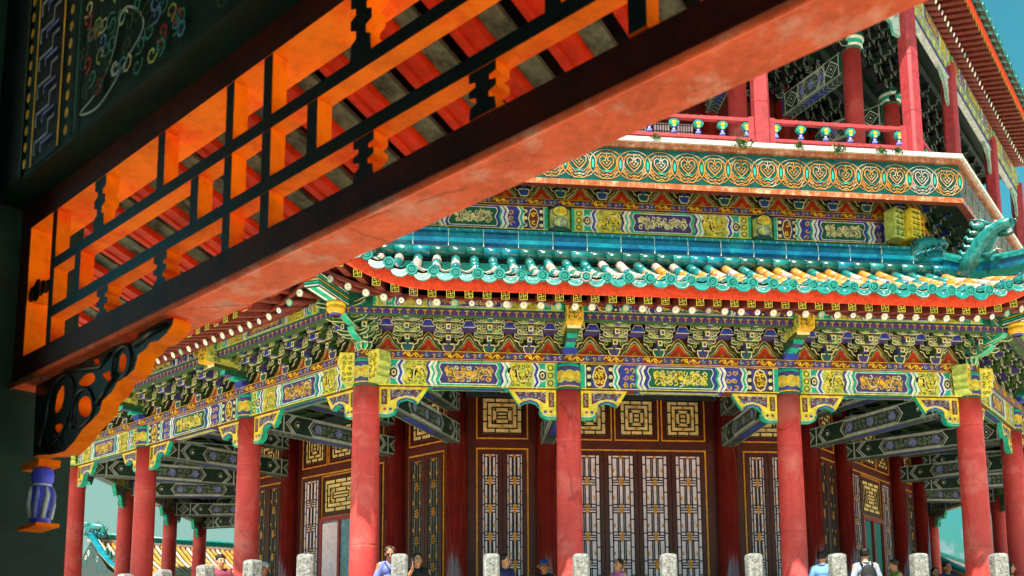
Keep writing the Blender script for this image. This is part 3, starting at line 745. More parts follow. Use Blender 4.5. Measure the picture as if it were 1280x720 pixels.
# ridge at the foot of the upper wall
def waist_ridge():
    mb = MB(); a, b = .12, S - .12
    for i in range(34):
        mb.tube([P(a + (b - a) * (i + .01) / 34, -.22, 7.24), P(a + (b - a) * (i + .99) / 34, -.22, 7.24)], .11, 10, rng.choice(('tile_green', 'tile_green', 'tile_teal', 'tile_cyan')))
    prof = [(-.2, 7.335), (-.2, 7.36), (-.29, 7.375), (-.30, 7.44), (-.25, 7.47), (-.25, 7.55), (-.29, 7.58), (-.29, 7.66), (-.24, 7.68), (-.30, 7.70)]
    n = 17; e = .006
    for i in range(n):
        u0 = a + (b - a) * i / n + e; u1 = a + (b - a) * (i + 1) / n - e
        grid(mb, lambda u, q: P(u, *q), [u0, u1], prof, rng.choice(('tile_blue', 'tile_blue', 'tile_cyan')), False)
        for k in range(2): g0 = u0 + (u1 - u0) * k / 2; grid(mb, lambda u, q: P(u, *q), [g0 + .006, g0 + (u1 - u0) / 2 - .006], [(-.30, 7.705), (-.30, 7.765), (-.4, 7.78)], rng.choice(('tile_cyan', 'tile_teal')), False)
    mb.box(FR(0), a, b, 7.2, 7.76, -.6, -.315, 'grout')
    for i in range(n + 1):
        u = a + (b - a) * i / n; mb.box(FR(0), u - e, u + e, 7.37, 7.70, -.4, -.264, 'grout')
    for i in range(2 * n):
        u = a + (b - a) * (i + .5) / n / 2; mb.box(FR(0), u - .005, u + .005, 7.71, 7.76, -.4, -.297, 'grout')
    mb.box(FR(0), a, b, 7.332, 7.352, -.5, -.17, 'ink')
    mb.box(FR(0), a, b, 7.76, 7.79, -.95, -.36, 'tile_green')
    return mb
wr_me = waist_ridge().mesh('ridge')
for f in FACES: link('ridge', wr_me, tower, RZ(f))

# ---------------------------------------------------------- waist wall: painted beams, brackets, glazed fascia
def waist():
    mb = MB(); q = .38
    mb.box(FR(0), q, S - q, 7.8, 9.3, -1.3, -.96, 'wall_red')
    mb.box(FR(0), q, S - q, 8.08, 8.56, -1.1, -.93, 'moss')
    for b0, b1, sch in ((q + .05, A_ - .24, 0), (A_ + .24, A_ + B_ - .24, 1), (A_ + B_ + .24, S - q - .05, 0)):
        if sch: beam_bay(mb, FR(-.929), b0, b1, 8.08, 8.56, 1, True)
        else: beam_bay(mb, FR(-.929), b0, b1, 8.08, 8.56, 0, True)
    return mb
wa_me = waist().mesh('painted_beam')
wh = MB()
wh.lathe((0, 0, 0), [(.21, 8.02, 'jade'), (.21, 8.1, 'purple'), (.213, 8.12, 'lime'), (.213, 8.5, 'jade'), (.21, 8.56)], 18, 'jade')
for zc, m in ((8.43, 'yellow'), (8.2, 'sage')):
    for a in (-PI / 2,):
        fr = lambda u, v, w, a=a: ((.216 + w) * math.cos(a + u / .216), (.216 + w) * math.sin(a + u / .216), v)
        flat(wh, fr, oval(0, zc, .17, .115, 16), 'purple', 1); flat(wh, fr, oval(0, zc, .145, .095, 14), m, 2)
        for k in range(4): curl(wh, fr, (k - 1.5) * .06, zc, .035, 'cream' if m == 'sage' else 'gold', 3, .013, k * 2, 1, .9, 6)
wh_me = wh.mesh('column_head')
wp_me = plate(-1.0, -.84, 8.562, 8.685, .34, S - .34).mesh('flower_plate')
wf_me = flames(all_s[0:1] + bs_s + [S], 8.685, .42, -.93, .36, S - .36).mesh('flame_board')
def wblock():   # boxy capitals at the corner of the waist
    mb = MB()
    for x, m in ((-.32, 'lime'), (.0, 'yellow'), (.3, 'gold')):
        mb.box(LF(0), x - .14, x + .14, 8.0, 8.62, -.1, .16 if x else .3, m, f0=m)
        f_ = LF((.16 if x else .3) + .001)
        for k in range(5): stroke(mb, f_, [(x - .12, 8.06 + k * .12), (x + .12, 8.06 + k * .12)], .02, 'moss', 1)
        scrolls(mb, f_, x - .11, x + .11, 8.05, 8.6, 'moss' if m != 'lime' else 'ink', 2, .1, .014)
    return mb
wb_me = wblock().mesh('capital_block')
for f in (0, -1, 1):
    link('painted_beam', wa_me, tower, RZ(f)); link('flower_plate', wp_me, tower, RZ(f)); link('flame_board', wf_me, tower, RZ(f))
    for s in (A_, A_ + B_): link('column_head', wh_me, tower, at(f, s, -1.0))
for f in (0, 1): link('capital_block', wb_me, tower, at(f, 0, -.98, 0, math.radians(-22.5)) if f else at(f, .405, -.9, 0, math.radians(-22.5)))
for f in (0, 1):
    for i, s in enumerate(bs_s):
        if f == 1 or True: link('bracket_set', bk2_me[i % 2], tower, at(f, s, -.95, 8.69))
rest_bk += [(bk2[i % 2], at(-1, s, -.95, 8.69)) for i, s in enumerate(bs_s)]
for f in (0, 1):
    for i in range(13):
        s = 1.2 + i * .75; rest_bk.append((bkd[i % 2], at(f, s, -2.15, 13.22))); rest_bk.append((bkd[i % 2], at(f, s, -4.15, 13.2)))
many('bracket_set', rest_bk)
def fascia():
    mb = MB(); c = lambda d: (-.41421 * d, S + .41421 * d)
    def slab(d, z0, z1, m, din=-.2, und=None, ns=1):
        a, b = c(d); ai, bi = c(din)
        mb.hexa([P(a, d, z0), P(b, d, z0), P(bi, din, z0), P(ai, din, z0), P(a, d, z1), P(b, d, z1), P(bi, din, z1), P(ai, din, z1)], m, bottom=und or m)
    slab(.19, 8.47, 8.575, 'tile_orange', .06, 'rust'); slab(.14, 8.577, 9.28, 'tile_ground', .02); slab(.19, 9.282, 9.38, 'tile_orange', -.3); slab(.24, 9.382, 9.47, 'coping', -.6)
    fr = FR(.141); a, b = c(.14); n = round((b - a) / .515); w = (b - a) / n
    for i in range(n):
        x = a + (i + .5) * w; z = 8.93; m = rng.choices(('tile_motif', 'tile_dust', 'tile_orange'), (12, 1, 4))[0]
        f2 = fr
        R_ = lambda rx, ry, wd, l=2, dz=0, mm=m: outline(mb, f2, oval(x, z + dz, rx, ry, 20), wd, mm, l)
        R_(w * .64, .29, .013, 2); R_(w * .5, .22, .010, 3)
        flat(mb, f2, oval(x + w / 2, z, .045, .15, 10), 'tile_ground', 4); outline(mb, f2, oval(x + w / 2, z, .055, .17, 12), .018, m, 5); flat(mb, f2, oval(x + w / 2, z, .022, .09, 8), 'teal', 5)
        for k, (ry, wd) in enumerate(((.30, .016), (.24, .013), (.18, .012))):          # wavy lotus skirt
            stroke(mb, f2, [(x + w * .5 * t * (1 - .12 * k), z + .02 - ry * math.sqrt(max(0, 1 - t * t)) * (1 - .1 * math.cos(t * 9))) for t in [(-9 + j) / 9 for j in range(19)]], wd, m, 3)
        for sg in (-1, 1):
            stroke(mb, f2, [(x, z - .12), (x + sg * w * .14, z - .05), (x + sg * w * .25, z + .03), (x + sg * w * .25, z + .12), (x + sg * w * .14, z + .165), (x + sg * w * .03, z + .12), (x + sg * w * .05, z + .06), (x + sg * w * .12, z + .07)], .018, m, 4)
            stroke(mb, f2, [(x, z - .05), (x + sg * w * .10, z + .0), (x + sg * w * .17, z + .06)], .014, m, 4)
            stroke(mb, f2, [(x + sg * w * .06, z + .2), (x + sg * w * .2, z + .22), (x + sg * w * .34, z + .12), (x + sg * w * .38, z), (x + sg * w * .3, z - .08)], .013, m, 4)
            curl(mb, f2, x + sg * w * .33, z - .11, .035, m, 4, .012, 0, sg, 1, 7)
        stroke(mb, f2, [(x, z + .12), (x, z + .22)], .014, m, 4)
        disc(mb, f2, x, z + .02, .02, m, 5, 8)
        flat(mb, f2, [(x - w * .17, z - .12), (x, z - .165), (x + w * .17, z - .12), (x, z - .135)], 'teal' if i % 3 else 'jade', 5)
        mb.box(FR(0), x - w / 2 - .004, x - w / 2 + .004, 8.58, 9.28, .1, .1435, 'tile_green')
        for dz in (8.60, 9.25): stroke(mb, f2, [(x - w / 2, dz), (x + w / 2, dz)], .016, 'tile_green', 2)
    for i in range(2 * n):                      # joints of the orange lips
        x = a + (i + .5) * w / 2
        for z0, z1 in ((8.472, 8.573), (9.284, 9.378)): mb.box(FR(0), x - .004, x + .004, z0, z1, .1, .1925, 'tile_dust')
    for i in range(8): x = a + (i + .5) * (b - a) / 8; mb.box(FR(0), x - .004, x + .004, 9.384, 9.468, .1, .2425, 'stone')
    # floor slab and soffit of the gallery
    for z, m in ((9.40, 'coping'), (9.02, 'dark_green')):
        a, b = c(.1 if z > 9.2 else 0.0); ai, bi = c(-4.2); d0 = .1 if z > 9.2 else .0
        mb.poly([P(a, d0, z), P(b, d0, z), P(bi, -4.2, z), P(ai, -4.2, z)], m)
    return mb
fa_me = fascia().mesh('glazed_fascia')
for f in FACES: link('glazed_fascia', fa_me, tower, RZ(f))

# ---------------------------------------------------------- inner wall of the porch with doors and windows
DI = 3.86; si = .41421 * DI
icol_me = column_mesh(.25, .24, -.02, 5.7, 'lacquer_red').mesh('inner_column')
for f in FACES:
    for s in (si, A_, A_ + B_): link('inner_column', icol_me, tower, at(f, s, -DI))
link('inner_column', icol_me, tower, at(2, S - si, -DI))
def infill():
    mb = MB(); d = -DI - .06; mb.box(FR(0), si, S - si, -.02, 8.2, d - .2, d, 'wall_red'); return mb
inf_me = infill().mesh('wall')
def goldframe(mb, fr, u0, u1, v0, v1, w=.035):
    for a, b, c_, e in ((u0, u1, v1 - w, v1), (u0, u1, v0, v0 + w), (u0, u0 + w, v0 + w, v1 - w), (u1 - w, u1, v0 + w, v1 - w)): mb.box(fr, a, b, c_, e, 0, .025, 'frame_gold')
def lattice_leaf(w, z0, z1, paper, back='frame_brown'):
    """one door leaf, local s = 0..w; frame is the leaf, lattice the child"""
    mb = MB(); fr = LF(0); st = .085
    mb.box(fr, .006, w - .006, z0, z1, 0, .03, back)
    for a, b, c_, e in ((.006, st, z0, z1), (w - st, w - .006, z0, z1), (st, w - st, z1 - .1, z1), (st, w - st, z0, z0 + .1)): mb.box(fr, a, b, c_, e, .03, .055, back)
    lt = MB(); u0, u1, v0, v1 = st, w - st, z0 + .1, z1 - .1; W = u1 - u0; c = w / 2
    lt.box(fr, u0, u1, v0, v1, .03, .034, paper)
    F = lambda a, b, c_, e: lt.box(fr, a, b, c_, e, .034, .048, 'bar_dark')
    b_ = .025
    n = max(1, round((v1 - v0) / .66)); h = (v1 - v0) / n; o1 = W * .17; o2 = W * .36
    for x in (u0 + o1, u1 - o1): F(x - b_ / 2, x + b_ / 2, v0, v1)
    for x in (u0, u1 - b_): F(x, x + b_, v0, v1)
    for k in range(n):
        y = v0 + k * h
        for q in (0, .5): F(u0, u0 + o1, y + h * q + .1, y + h * q + .1 + b_); F(u1 - o1, u1, y + h * q + .1, y + h * q + .1 + b_)
        for q in (.0, .085, .2): F(u0 + o1, u1 - o1, y + h * q, y + h * q + b_)
        F(u0 + o1, u1 - o1, y + h * .90, y + h * .90 + b_)
        for x in (u0 + o2, u1 - o2): F(x - b_ / 2, x + b_ / 2, y + h * .085, y + h * .90)
        F(c - W * .075 - b_ / 2, c - W * .075 + b_ / 2, y + h * .2, y + h * .90); F(c + W * .075 - b_ / 2, c + W * .075 + b_ / 2, y + h * .2, y + h * .90); F(c - b_ / 2, c + b_ / 2, y + h * .9, y + h)
        for q in (.045, .145, .95):
            fz = lambda u, v, w_: fr(u, v, .049 + w_)
            for dx, dz in ((0, 0), (.022, 0), (-.022, 0), (0, .02), (0, -.02)): disc(lt, fz, c + dx, y + h * q + dz, .026, 'frame_gold', 1, 7)
            disc(lt, fz, c, y + h * q, .012, 'rust', 2, 6)
        for x in (u0 + o1 + W * .05, u1 - o1 - W * .05):
            for dz in (-.02, .02): disc(lt, lambda u, v, w_: fr(u, v, .049 + w_), x, y + h * .45 + dz, .024, 'frame_gold', 1, 7)
    return mb, lt
def brick_window(w, z0, z1):
    mb = MB(); fr = LF(0); goldframe(mb, fr, 0, w, z0, z1, .028); mb.box(fr, .028, w - .028, z0 + .028, z1 - .028, 0, .012, 'frame_brown')
    lt = MB(); u0, u1, v0, v1 = .13, w - .13, z0 + .12, z1 - .12; lt.box(fr, u0, u1, v0, v1, .012, .02, 'paper_warm')
    F = lambda a, b, c_, e: lt.box(fr, a, b, c_, e, .02, .04, 'bar_dark'); b_ = .024; W = u1 - u0; H = v1 - v0
    for k in range(4):                       # nested rectangles, broken like brickwork
        a = k * min(W, H) * .13
        for x in (u0 + a, u1 - a - b_): F(x, x + b_, v0 + a, v1 - a)
        for y in (v0 + a, v1 - a - b_): F(u0 + a, u1 - a, y, y + b_)
    s_ = min(W, H) * .13
    for k in range(3):
        a = k * s_
        for q in (.33, .67) if k % 2 == 0 else (.5,):
            x = u0 + W * q; F(x - b_ / 2, x + b_ / 2, v0 + a, v0 + a + s_); F(x - b_ / 2, x + b_ / 2, v1 - a - s_, v1 - a)
            y = v0 + H * q; F(u0 + a, u0 + a + s_, y - b_ / 2, y + b_ / 2); F(u1 - a - s_, u1 - a, y - b_ / 2, y + b_ / 2)
    F(u0 + 3 * s_, u1 - 3 * s_, (v0 + v1) / 2 - b_ / 2, (v0 + v1) / 2 + b_ / 2)
    for dx, dy in ((0, .31), (0, -.31), (.26, 0), (-.26, 0)):
        fz = lambda u, v, w_: fr(u, v, .041 + w_)
        for a, b in ((0, 0), (.022, 0), (-.022, 0), (0, .022), (0, -.022)): disc(lt, fz, (u0 + u1) / 2 + dx * W + a, (v0 + v1) / 2 + dy * H + b, .02, 'frame_gold', 1, 7)
    return mb, lt
fm = lambda t: (t[0].mesh('frame'), t[1].mesh('lattice'))
ZD0, ZD1 = .35, 4.30
leafS = lattice_leaf(.545, ZD0, ZD1, 'paper'); leafC = lattice_leaf(.775, ZD0, ZD1, 'paper')
leafS_m = leafS[0].mesh('door_leaf'), leafS[1].mesh('lattice'); leafC_m = leafC[0].mesh('door_leaf'), leafC[1].mesh('lattice')
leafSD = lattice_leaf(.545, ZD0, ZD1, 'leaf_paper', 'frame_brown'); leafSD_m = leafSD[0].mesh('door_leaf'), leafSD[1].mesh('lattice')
winS = brick_window(1.16, 4.555, 5.62); winC = brick_window(1.03, 4.555, 5.62)
winS_m = winS[0].mesh('transom_window'), winS[1].mesh('lattice'); winC_m = winC[0].mesh('transom_window'), winC[1].mesh('lattice')
def pair(name, mm, f, s, d): o = link(name, mm[0], tower, at(f, s, d)); link('lattice', mm[1], o)
def frames():
    mb = MB(); fr = FR(-DI - .06)
    for a, b in ((2.03, 3.19), (S - 3.19, S - 2.03)): goldframe(mb, fr, a, b, ZD0 - .05, ZD1 + .05)
    goldframe(mb, fr, 4.07, 7.27, ZD0 - .05, ZD1 + .05); return mb
frm_me = frames().mesh('door_frame')
dz = -DI - .059
for f in FACES:
    link('wall', inf_me, tower, RZ(f)); link('door_frame', frm_me, tower, RZ(f))
    if abs(f) == 2: continue
    for a in (2.065, S - 3.155):
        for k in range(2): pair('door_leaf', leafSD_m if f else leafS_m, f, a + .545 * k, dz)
    for a in (2.03, S - 3.19): pair('transom_window', winS_m, f, a, dz)
    for k in range(3): pair('transom_window', winC_m, f, 4.07 + k * 1.085, dz)
    if f == 0:
        for k in range(4): pair('door_leaf', leafC_m, f, 4.12 + .775 * k, dz)
    else:                # entrance: lattice over a framed doorway, one leaf each side
        for k in (0, 3): pair('door_leaf', leafC_m, f, 4.12 + .775 * k, dz)
        en = MB(); fr = FR(dz); en.box(fr, 4.9, 6.45, 3.1, 3.2, .0, .07, 'post_red')
        for x in (4.9, 5.62, 6.37): en.box(fr, x, x + .08, .1, 3.1, .0, .07, 'post_red')
        gl = MB(); gl.box(fr, 4.98, 6.37, .1, 3.1, .0, .03, 'door_glass' if f > 0 else 'door_glass_pale')
        if f < 0: gl.box(fr, 5.0, 5.6, .1, 3.05, .03, .05, 'paper')
        e_ = link('entrance_door', en.mesh('entrance_door'), tower, RZ(f)); link('glass', gl.mesh('glass'), e_, None)
        to = brick_window(1.55, 3.2, 4.28); o = link('transom_window', to[0].mesh('transom_window'), tower, at(f, 4.9, dz)); link('lattice', to[1].mesh('lattice'), o)
# ---------------------------------------------------------- tie beams across the porch
def tie(L_, z0, z1, deco=True):
    """local: runs along +Y (inwards) from 0 to L_"""
    mb = MB(); w = .15; fr0 = lambda u, v, w_: (w_, u, v)
    mb.box(lambda u, v, w_: (w_, u, v), 0, L_, z0, z1, -w, w, 'dark_green', bottom='slate')
    H = z1 - z0; cy = (z0 + z1) / 2
    for fr in (lambda u, v, w_: (w + w_, u, v), lambda u, v, w_: (-w - w_, u, v)):
        for v in (z0 + .02, z1 - .02): stroke(mb, fr, [(0, v), (L_, v)], .03, 'sage', 1)
        for sg in (-1, 1):
            X = lambda t: L_ / 2 + sg * (L_ / 2 - t)
            stroke(mb, fr, [(X(.16), z0), (X(.16), z1)], .05, 'blue' if sg > 0 else 'jade', 1); stroke(mb, fr, [(X(.24), z0), (X(.24), z1)], .03, 'pale', 2)
            outline(mb, fr, [(X(.46) + a * H * .36, cy + b * H * .36) for a, b in ((1, 0), (0, 1), (-1, 0), (0, -1))], .036, 'pale', 2); outline(mb, fr, [(X(.46) + a * H * .2, cy + b * H * .2) for a, b in ((1, 0), (0, 1), (-1, 0), (0, -1))], .022, 'sage', 2); disc(mb, fr, X(.46), cy, .025, 'white', 3, 6)
            stroke(mb, fr, [(X(.68), z0), (X(.68), z1)], .034, 'pale', 2)
            for o_ in (0, .06): stroke(mb, fr, [(X(.9 + o_), z1 - .03), (X(.74 + o_), cy), (X(.9 + o_), z0 + .03)], .034, 'pale', 2)
            disc(mb, fr, X(1.02), cy, .03, 'white', 3, 6); curl(mb, fr, X(1.02), cy, .09, 'sage', 2, .014, 1, 1, 1.2, 9)
        p0, p1 = L_ * .34, L_ * .66
        hx = lambda k: [(p0 + k, z0 + .04 + k * .6), (p1 - k, z0 + .04 + k * .6), (p1 + .12 - k, cy), (p1 - k, z1 - .04 - k * .6), (p0 + k, z1 - .04 - k * .6), (p0 - .12 + k, cy)]
        outline(mb, fr, hx(0), .036, 'pale', 2); flat(mb, fr, hx(.05), 'slate', 1); outline(mb, fr, hx(.05), .014, 'pale', 3)
        [flat(mb, fr, [(p0 + (p1 - p0) * (k + .5) / 5 + a * .1, cy + b2 * H * .26) for a, b2 in ((1, 0), (0, 1), (-1, 0), (0, -1))], ('cloth_lavender', 'moss')[k % 2], 3) for k in range(5)]; scrolls(mb, fr, p0 + .03, p1 - .03, z0 + .1, z1 - .1, 'sage', 4, .11, .014)
    fu = lambda u, v, w_: (v, u, z0 - w_)
    rect(mb, fu, L_ * .34, L_ * .66, -.06, .06, 'blue', 1)
    for v in (-.13, .13): stroke(mb, fu, [(0, v), (L_, v)], .02, 'sage', 1)
    for k in range(6): stroke(mb, fu, [(.2 + k * .14, -.12), (.3 + k * .14, 0), (.2 + k * .14, .12)], .02, 'sage', 1); stroke(mb, fu, [(L_ - .2 - k * .14, -.12), (L_ - .3 - k * .14, 0), (L_ - .2 - k * .14, .12)], .02, 'sage', 1)
    return mb
t1 = tie(DI + .3, 4.40, 4.83).mesh('tie_beam'); t2 = tie(DI + .3, 5.12, 5.5).mesh('tie_beam')
t3 = tie(DI * c22 + .3, 4.40, 4.83).mesh('tie_beam'); t4 = tie(DI * c22 + .3, 5.12, 5.5).mesh('tie_beam')
for f in FACES:
    for s in (A_, A_ + B_): link('tie_beam', t1, tower, at(f, s)); link('tie_beam', t2, tower, at(f, s))
    link('tie_beam', t3, tower, at(f, 0, 0, 0, math.radians(-22.5))); link('tie_beam', t4, tower, at(f, 0, 0, 0, math.radians(-22.5)))
def ceiling():
    mb = MB(); c = lambda d: (-.41421 * d, S + .41421 * d)
    a, b = c(.0); ai, bi = c(-3.95)
    mb.poly([P(a, 0, 5.82), P(b, 0, 5.82), P(bi, -3.95, 5.82), P(ai, -3.95, 5.82)], 'dark_green')
    # joists of the porch ceiling
    for k in range(1, 7):
        d = -.56 * k; a, b = c(d); mb.box(FR(0), a, b, 5.7, 5.8, d - .05, d + .05, 'moss', bottom='slate')
    for k in range(16):
        s = .5 + k * .69
        d1 = -min(3.9, max(.3, min(s, S - s) / .41421))
        mb.box(FR(0), s - .03, s + .03, 5.74, 5.805, d1, -.1, 'dark_green', bottom='moss')
    # inner longitudinal beam
    a, b = c(-DI + .12); mb.box(FR(0), a, b, 5.5, 5.72, -DI, -DI + .13, 'slate')
    return mb
ce_me = ceiling().mesh('porch_ceiling')
for f in FACES: link('porch_ceiling', ce_me, tower, RZ(f))
for f in (3, 4, -3):           # far sides, never seen from the front: plain wall and eave
    link('wall', inf_me, tower, RZ(f)); link('eave_board', ebd, tower, RZ(f)); link('porch_ceiling', ce_me, tower, RZ(f)); link('glazed_fascia', fa_me, tower, RZ(f))

# ---------------------------------------------------------- upper gallery
def upost():
    mb = MB(); w = .155; c = .05
    oc = [(-w + c, -w), (w - c, -w), (w, -w + c), (w, w - c), (w - c, w), (-w + c, w), (-w, w - c), (-w, -w + c)]
    mb.prism(lambda u, v, h: (u, v, h), oc, 9.41, 13.7, 'post_red')
    for z in (9.95, 10.9, 12.15): mb.prism(lambda u, v, h: (u * 1.03, v * 1.03, h), oc, z, z + .03, 'post_red')
    return mb
up_me = upost().mesh('gallery_post')
for f in (0, 1, -1, 2):
    link('gallery_post', up_me, tower, at(f, 0 + .319, -.77, 0, math.radians(-22.5)))
    if f != 2:
        for s in (A_, A_ + B_): link('gallery_post', up_me, tower, at(f, s, -.77))
def railing(s0, s1):
    mb = MB(); fr = FR(-.77)
    for a, b, z0, z1 in ((s0, s1, 10.50, 10.575), (s0, s1, 10.09, 10.155), (s0, s1, 9.62, 9.7)): mb.box(fr, a, b, z0, z1, -.05, .05, 'post_red')
    for x in (s0 + .05, s1 - .05): mb.box(fr, x - .06, x + .06, 9.41, 10.6, -.055, .055, 'post_red')
    n = round((s1 - s0) / .15)
    for i in range(1, n):
        x = s0 + (s1 - s0) * i / n; mb.box(fr, x - .014, x + .014, 9.7, 10.09, -.02, .02, 'post_red')
        if i % 3 == 0: mb.box(fr, x - .05, x + .05, 9.99, 10.09, -.03, .03, 'post_red')
        if i % 2 == 0: mb.box(fr, x - .012, x + .012, 10.575, 10.61, -.02, .02, 'post_red')
    mb.box(fr, s0, s1, 9.7, 9.98, -.012, .012, 'wall_red')
    ur = []
    m = round((s1 - s0) / .46)
    for i in range(m):
        x = s0 + .14 + (s1 - s0 - .28) * i / (m - 1) if m > 1 else (s0 + s1) / 2; u = MB(); px, py, _ = P(x, -.77, 0)
        u.lathe((px, py, 10.155), [(.03, 0, 'blue'), (.055, .03, 'cloth_lavender'), (.06, .07, 'blue'), (.035, .11, 'cream'), (.03, .13, 'blue'), (.05, .15, 'blue')], 10, 'blue')
        f2 = FR(-.77); pts = [(x - .05, 10.29), (x + .05, 10.29), (x + .085, 10.35), (x + .14, 10.37), (x + .15, 10.43), (x + .10, 10.465), (x + .08, 10.498), (x - .08, 10.498), (x - .10, 10.465), (x - .15, 10.43), (x - .14, 10.37), (x - .085, 10.35)]
        pts = [((a - x) * .72 + x, (b - 10.4) * .84 + 10.4) for a, b in pts]; u.prism(f2, pts, -.04, .04, 'tile_teal', 'ring_teal'); outline(u, FR(-.73), [((a - x) * .82 + x, (b - 10.4) * .82 + 10.4) for a, b in pts], .010, 'teal', 1); flat(u, FR(-.73), oval(x, 10.41, .05, .035, 8), 'gold', 2); disc(u, FR(-.73), x, 10.34, .03, 'yellow', 2, 7)
        ur.append(u.mesh('rail_urn'))
    return mb.mesh('balcony_railing'), ur
rl = [railing(.5, A_ - .17), railing(A_ + .17, A_ + B_ - .17), railing(A_ + B_ + .17, S - .5)]
for f in (0, 1, -1):
    for me, ur in rl:
        o = link('balcony_railing', me, tower, RZ(f))
        if f != -1:
            for u in ur: link('rail_urn', u, o)
uc_me = column_mesh(.215, .205, 9.4, 13.4, 'column_red').mesh('upper_column')
DU = 2.15; su = .41421 * DU
capm = MB(); capm.lathe((0, 0, 13.2), [(.21, 0, 'jade'), (.24, .05, 'white'), (.26, .1, 'teal'), (.26, .2, 'white'), (.3, .25, 'jade'), (.3, .4)], 16, 'jade'); cap_me = capm.mesh('column_head')
ub = MB()
for z0, z1 in ((12.75, 13.3),):
    ub.add(tie(2.2, z0, z1), Matrix.Identity(4))
ub_me = ub.mesh('tie_beam')
for f in (0, 1, -1):
    for s in (su, A_, A_ + B_):
        o = link('upper_column', uc_me, tower, at(f, s, -DU)); link('column_head', cap_me, o)
        link('tie_beam', ub_me, tower, at(f, s, -DU, 0, math.radians(-22.5) if s == su else 0))
def upper_wall():
    mb = MB(); d = -4.2; a = .41421 * 4.2; fr = FR(d)
    mb.box(FR(0), a, S - a, 9.3, 14.2, d - .3, d, 'wall_red')
    for s in (a, A_, A_ + B_, S - a): mb.tube([P(s, d, 9.3), P(s, d, 13.9)], .22, 14, 'lacquer_red')
    for k in range(6):
        x = A_ + .35 + k * .58
        if x + .5 > A_ + B_: break
        mb.box(fr, x, x + .5, 9.5, 12.6, 0, .03, 'frame_brown'); mb.box(fr, x + .06, x + .44, 9.9, 12.5, .03, .035, 'paper')
        for j in range(1, 6): mb.box(fr, x + .06 + j * .064 - .008, x + .06 + j * .064 + .008, 9.9, 12.5, .035, .05, 'bar_dark')
        for j in range(1, 16): mb.box(fr, x + .06, x + .44, 9.9 + j * .17, 9.915 + j * .17, .035, .052, 'bar_dark')
    for a_, b_ in ((2.1, 3.2), (S - 3.2, S - 2.1)):
        for j in range(2):
            x = a_ + j * .55; mb.box(fr, x, x + .5, 9.5, 12.6, 0, .03, 'frame_brown')
            for q in range(12): disc(mb, lambda u, v, w: fr(u, v, .031 + w), x + .25, 9.8 + q * .24, .03, 'frame_gold', 1, 6)
            for q in (.12, .38): mb.box(fr, x + q, x + q + .02, 9.6, 12.5, .03, .04, 'frame_gold')
    mb.poly([P(.3, -.7, 13.95), P(S - .3, -.7, 13.95), P(S - a, -4.2, 13.95), P(a, -4.2, 13.95)], 'dark_green')
    for k in range(10):
        d_ = -1.0 - k * .33; q = -.41421 * d_; mb.box(FR(0), q, S - q, 13.8, 13.9, d_ - .05, d_ + .05, 'moss', bottom='slate')
    return mb
uw_me = upper_wall().mesh('upper_wall')
for f in (0, 1, -1): link('upper_wall', uw_me, tower, RZ(f))
# eave beam of the upper gallery with its hanging brackets
def upper_beam():
    mb = MB(); q = .32
    mb.box(FR(0), q, S - q, 13.62, 13.98, -.86, -.68, 'moss', bottom='sage')
    for b0, b1, sch in ((q, A_, 1), (A_, A_ + B_, 0), (A_ + B_, S - q, 1)): beam_bay(mb, FR(-.679), b0 + .05, b1 - .05, 13.62, 13.98, sch); beam_bay(mb, lambda u, v, w: P(u, -.861 - w, v), b0 + .05, b1 - .05, 13.62, 13.98, sch)
    mb.box(FR(0), q, S - q, 13.3, 13.42, -.84, -.70, 'pale', f0='purple')
    for k in range(24): s = q + .2 + k * (S - 2 * q - .4) / 23; mb.box(FR(0), s - .06, s + .06, 13.42, 13.62, -.8, -.72, 'lime')
    for b0, b1, sch in ((q, A_, 1), (A_, A_ + B_, 0), (A_ + B_, S - q, 1)):
        for s_, sg in ((b0, 1), (b1, -1)):
            pts = [(s_ + sg * .12, 13.3), (s_ + sg * .8, 13.3), (s_ + sg * .66, 13.16), (s_ + sg * .5, 13.1), (s_ + sg * .34, 12.95), (s_ + sg * .3, 12.7), (s_ + sg * .12, 12.6)]
            mb.prism(FR(0), pts if sg > 0 else pts[::-1], -.80, -.74, 'pale', 'sage')
            for fz in (FR(-.739), lambda u, v, w: P(u, -.801 - w, v)):
                outline(mb, fz, pts, .03, 'teal', 1)
                for k in range(4): curl(mb, fz, s_ + sg * (.22 + k * .13), 13.17 - (.1 if k == 0 else 0), .05, 'jade', 2, .016, k, 1, .9, 7)
    return mb
ub2 = upper_beam().mesh('gallery_beam')
def Lup(d, s):
    def one(t): return max(0, (1.5 - t) / 1.5) ** 1.9 * (.35 + .3 * max(0, d + .4))
    c = -.41421 * d; return one(max(0, s - c)) + one(max(0, S - c - s))
def upper_rafters():
    mb = MB(); n = 46
    for i in range(n):
        s = .3 + (S - .6) * i / (n - 1)
        o = round_rafter(s, -.42, 14.0, -1.3, 14.3, Lup); mb.add(o, Matrix.Identity(4))
        s = .1 + (S - .2) * i / (n - 1)
    return mb
def upper_square():
    mb = MB(); n = 46
    for i in range(n):
        s = .1 + (S - .2) * i / (n - 1); mb.add(square_rafter(s, .09, 14.0, -.7, 14.22, Lup), Matrix.Identity(4))
    return mb
ur_me = upper_rafters().mesh('round_rafter'); us_me = upper_square().mesh('square_rafter')
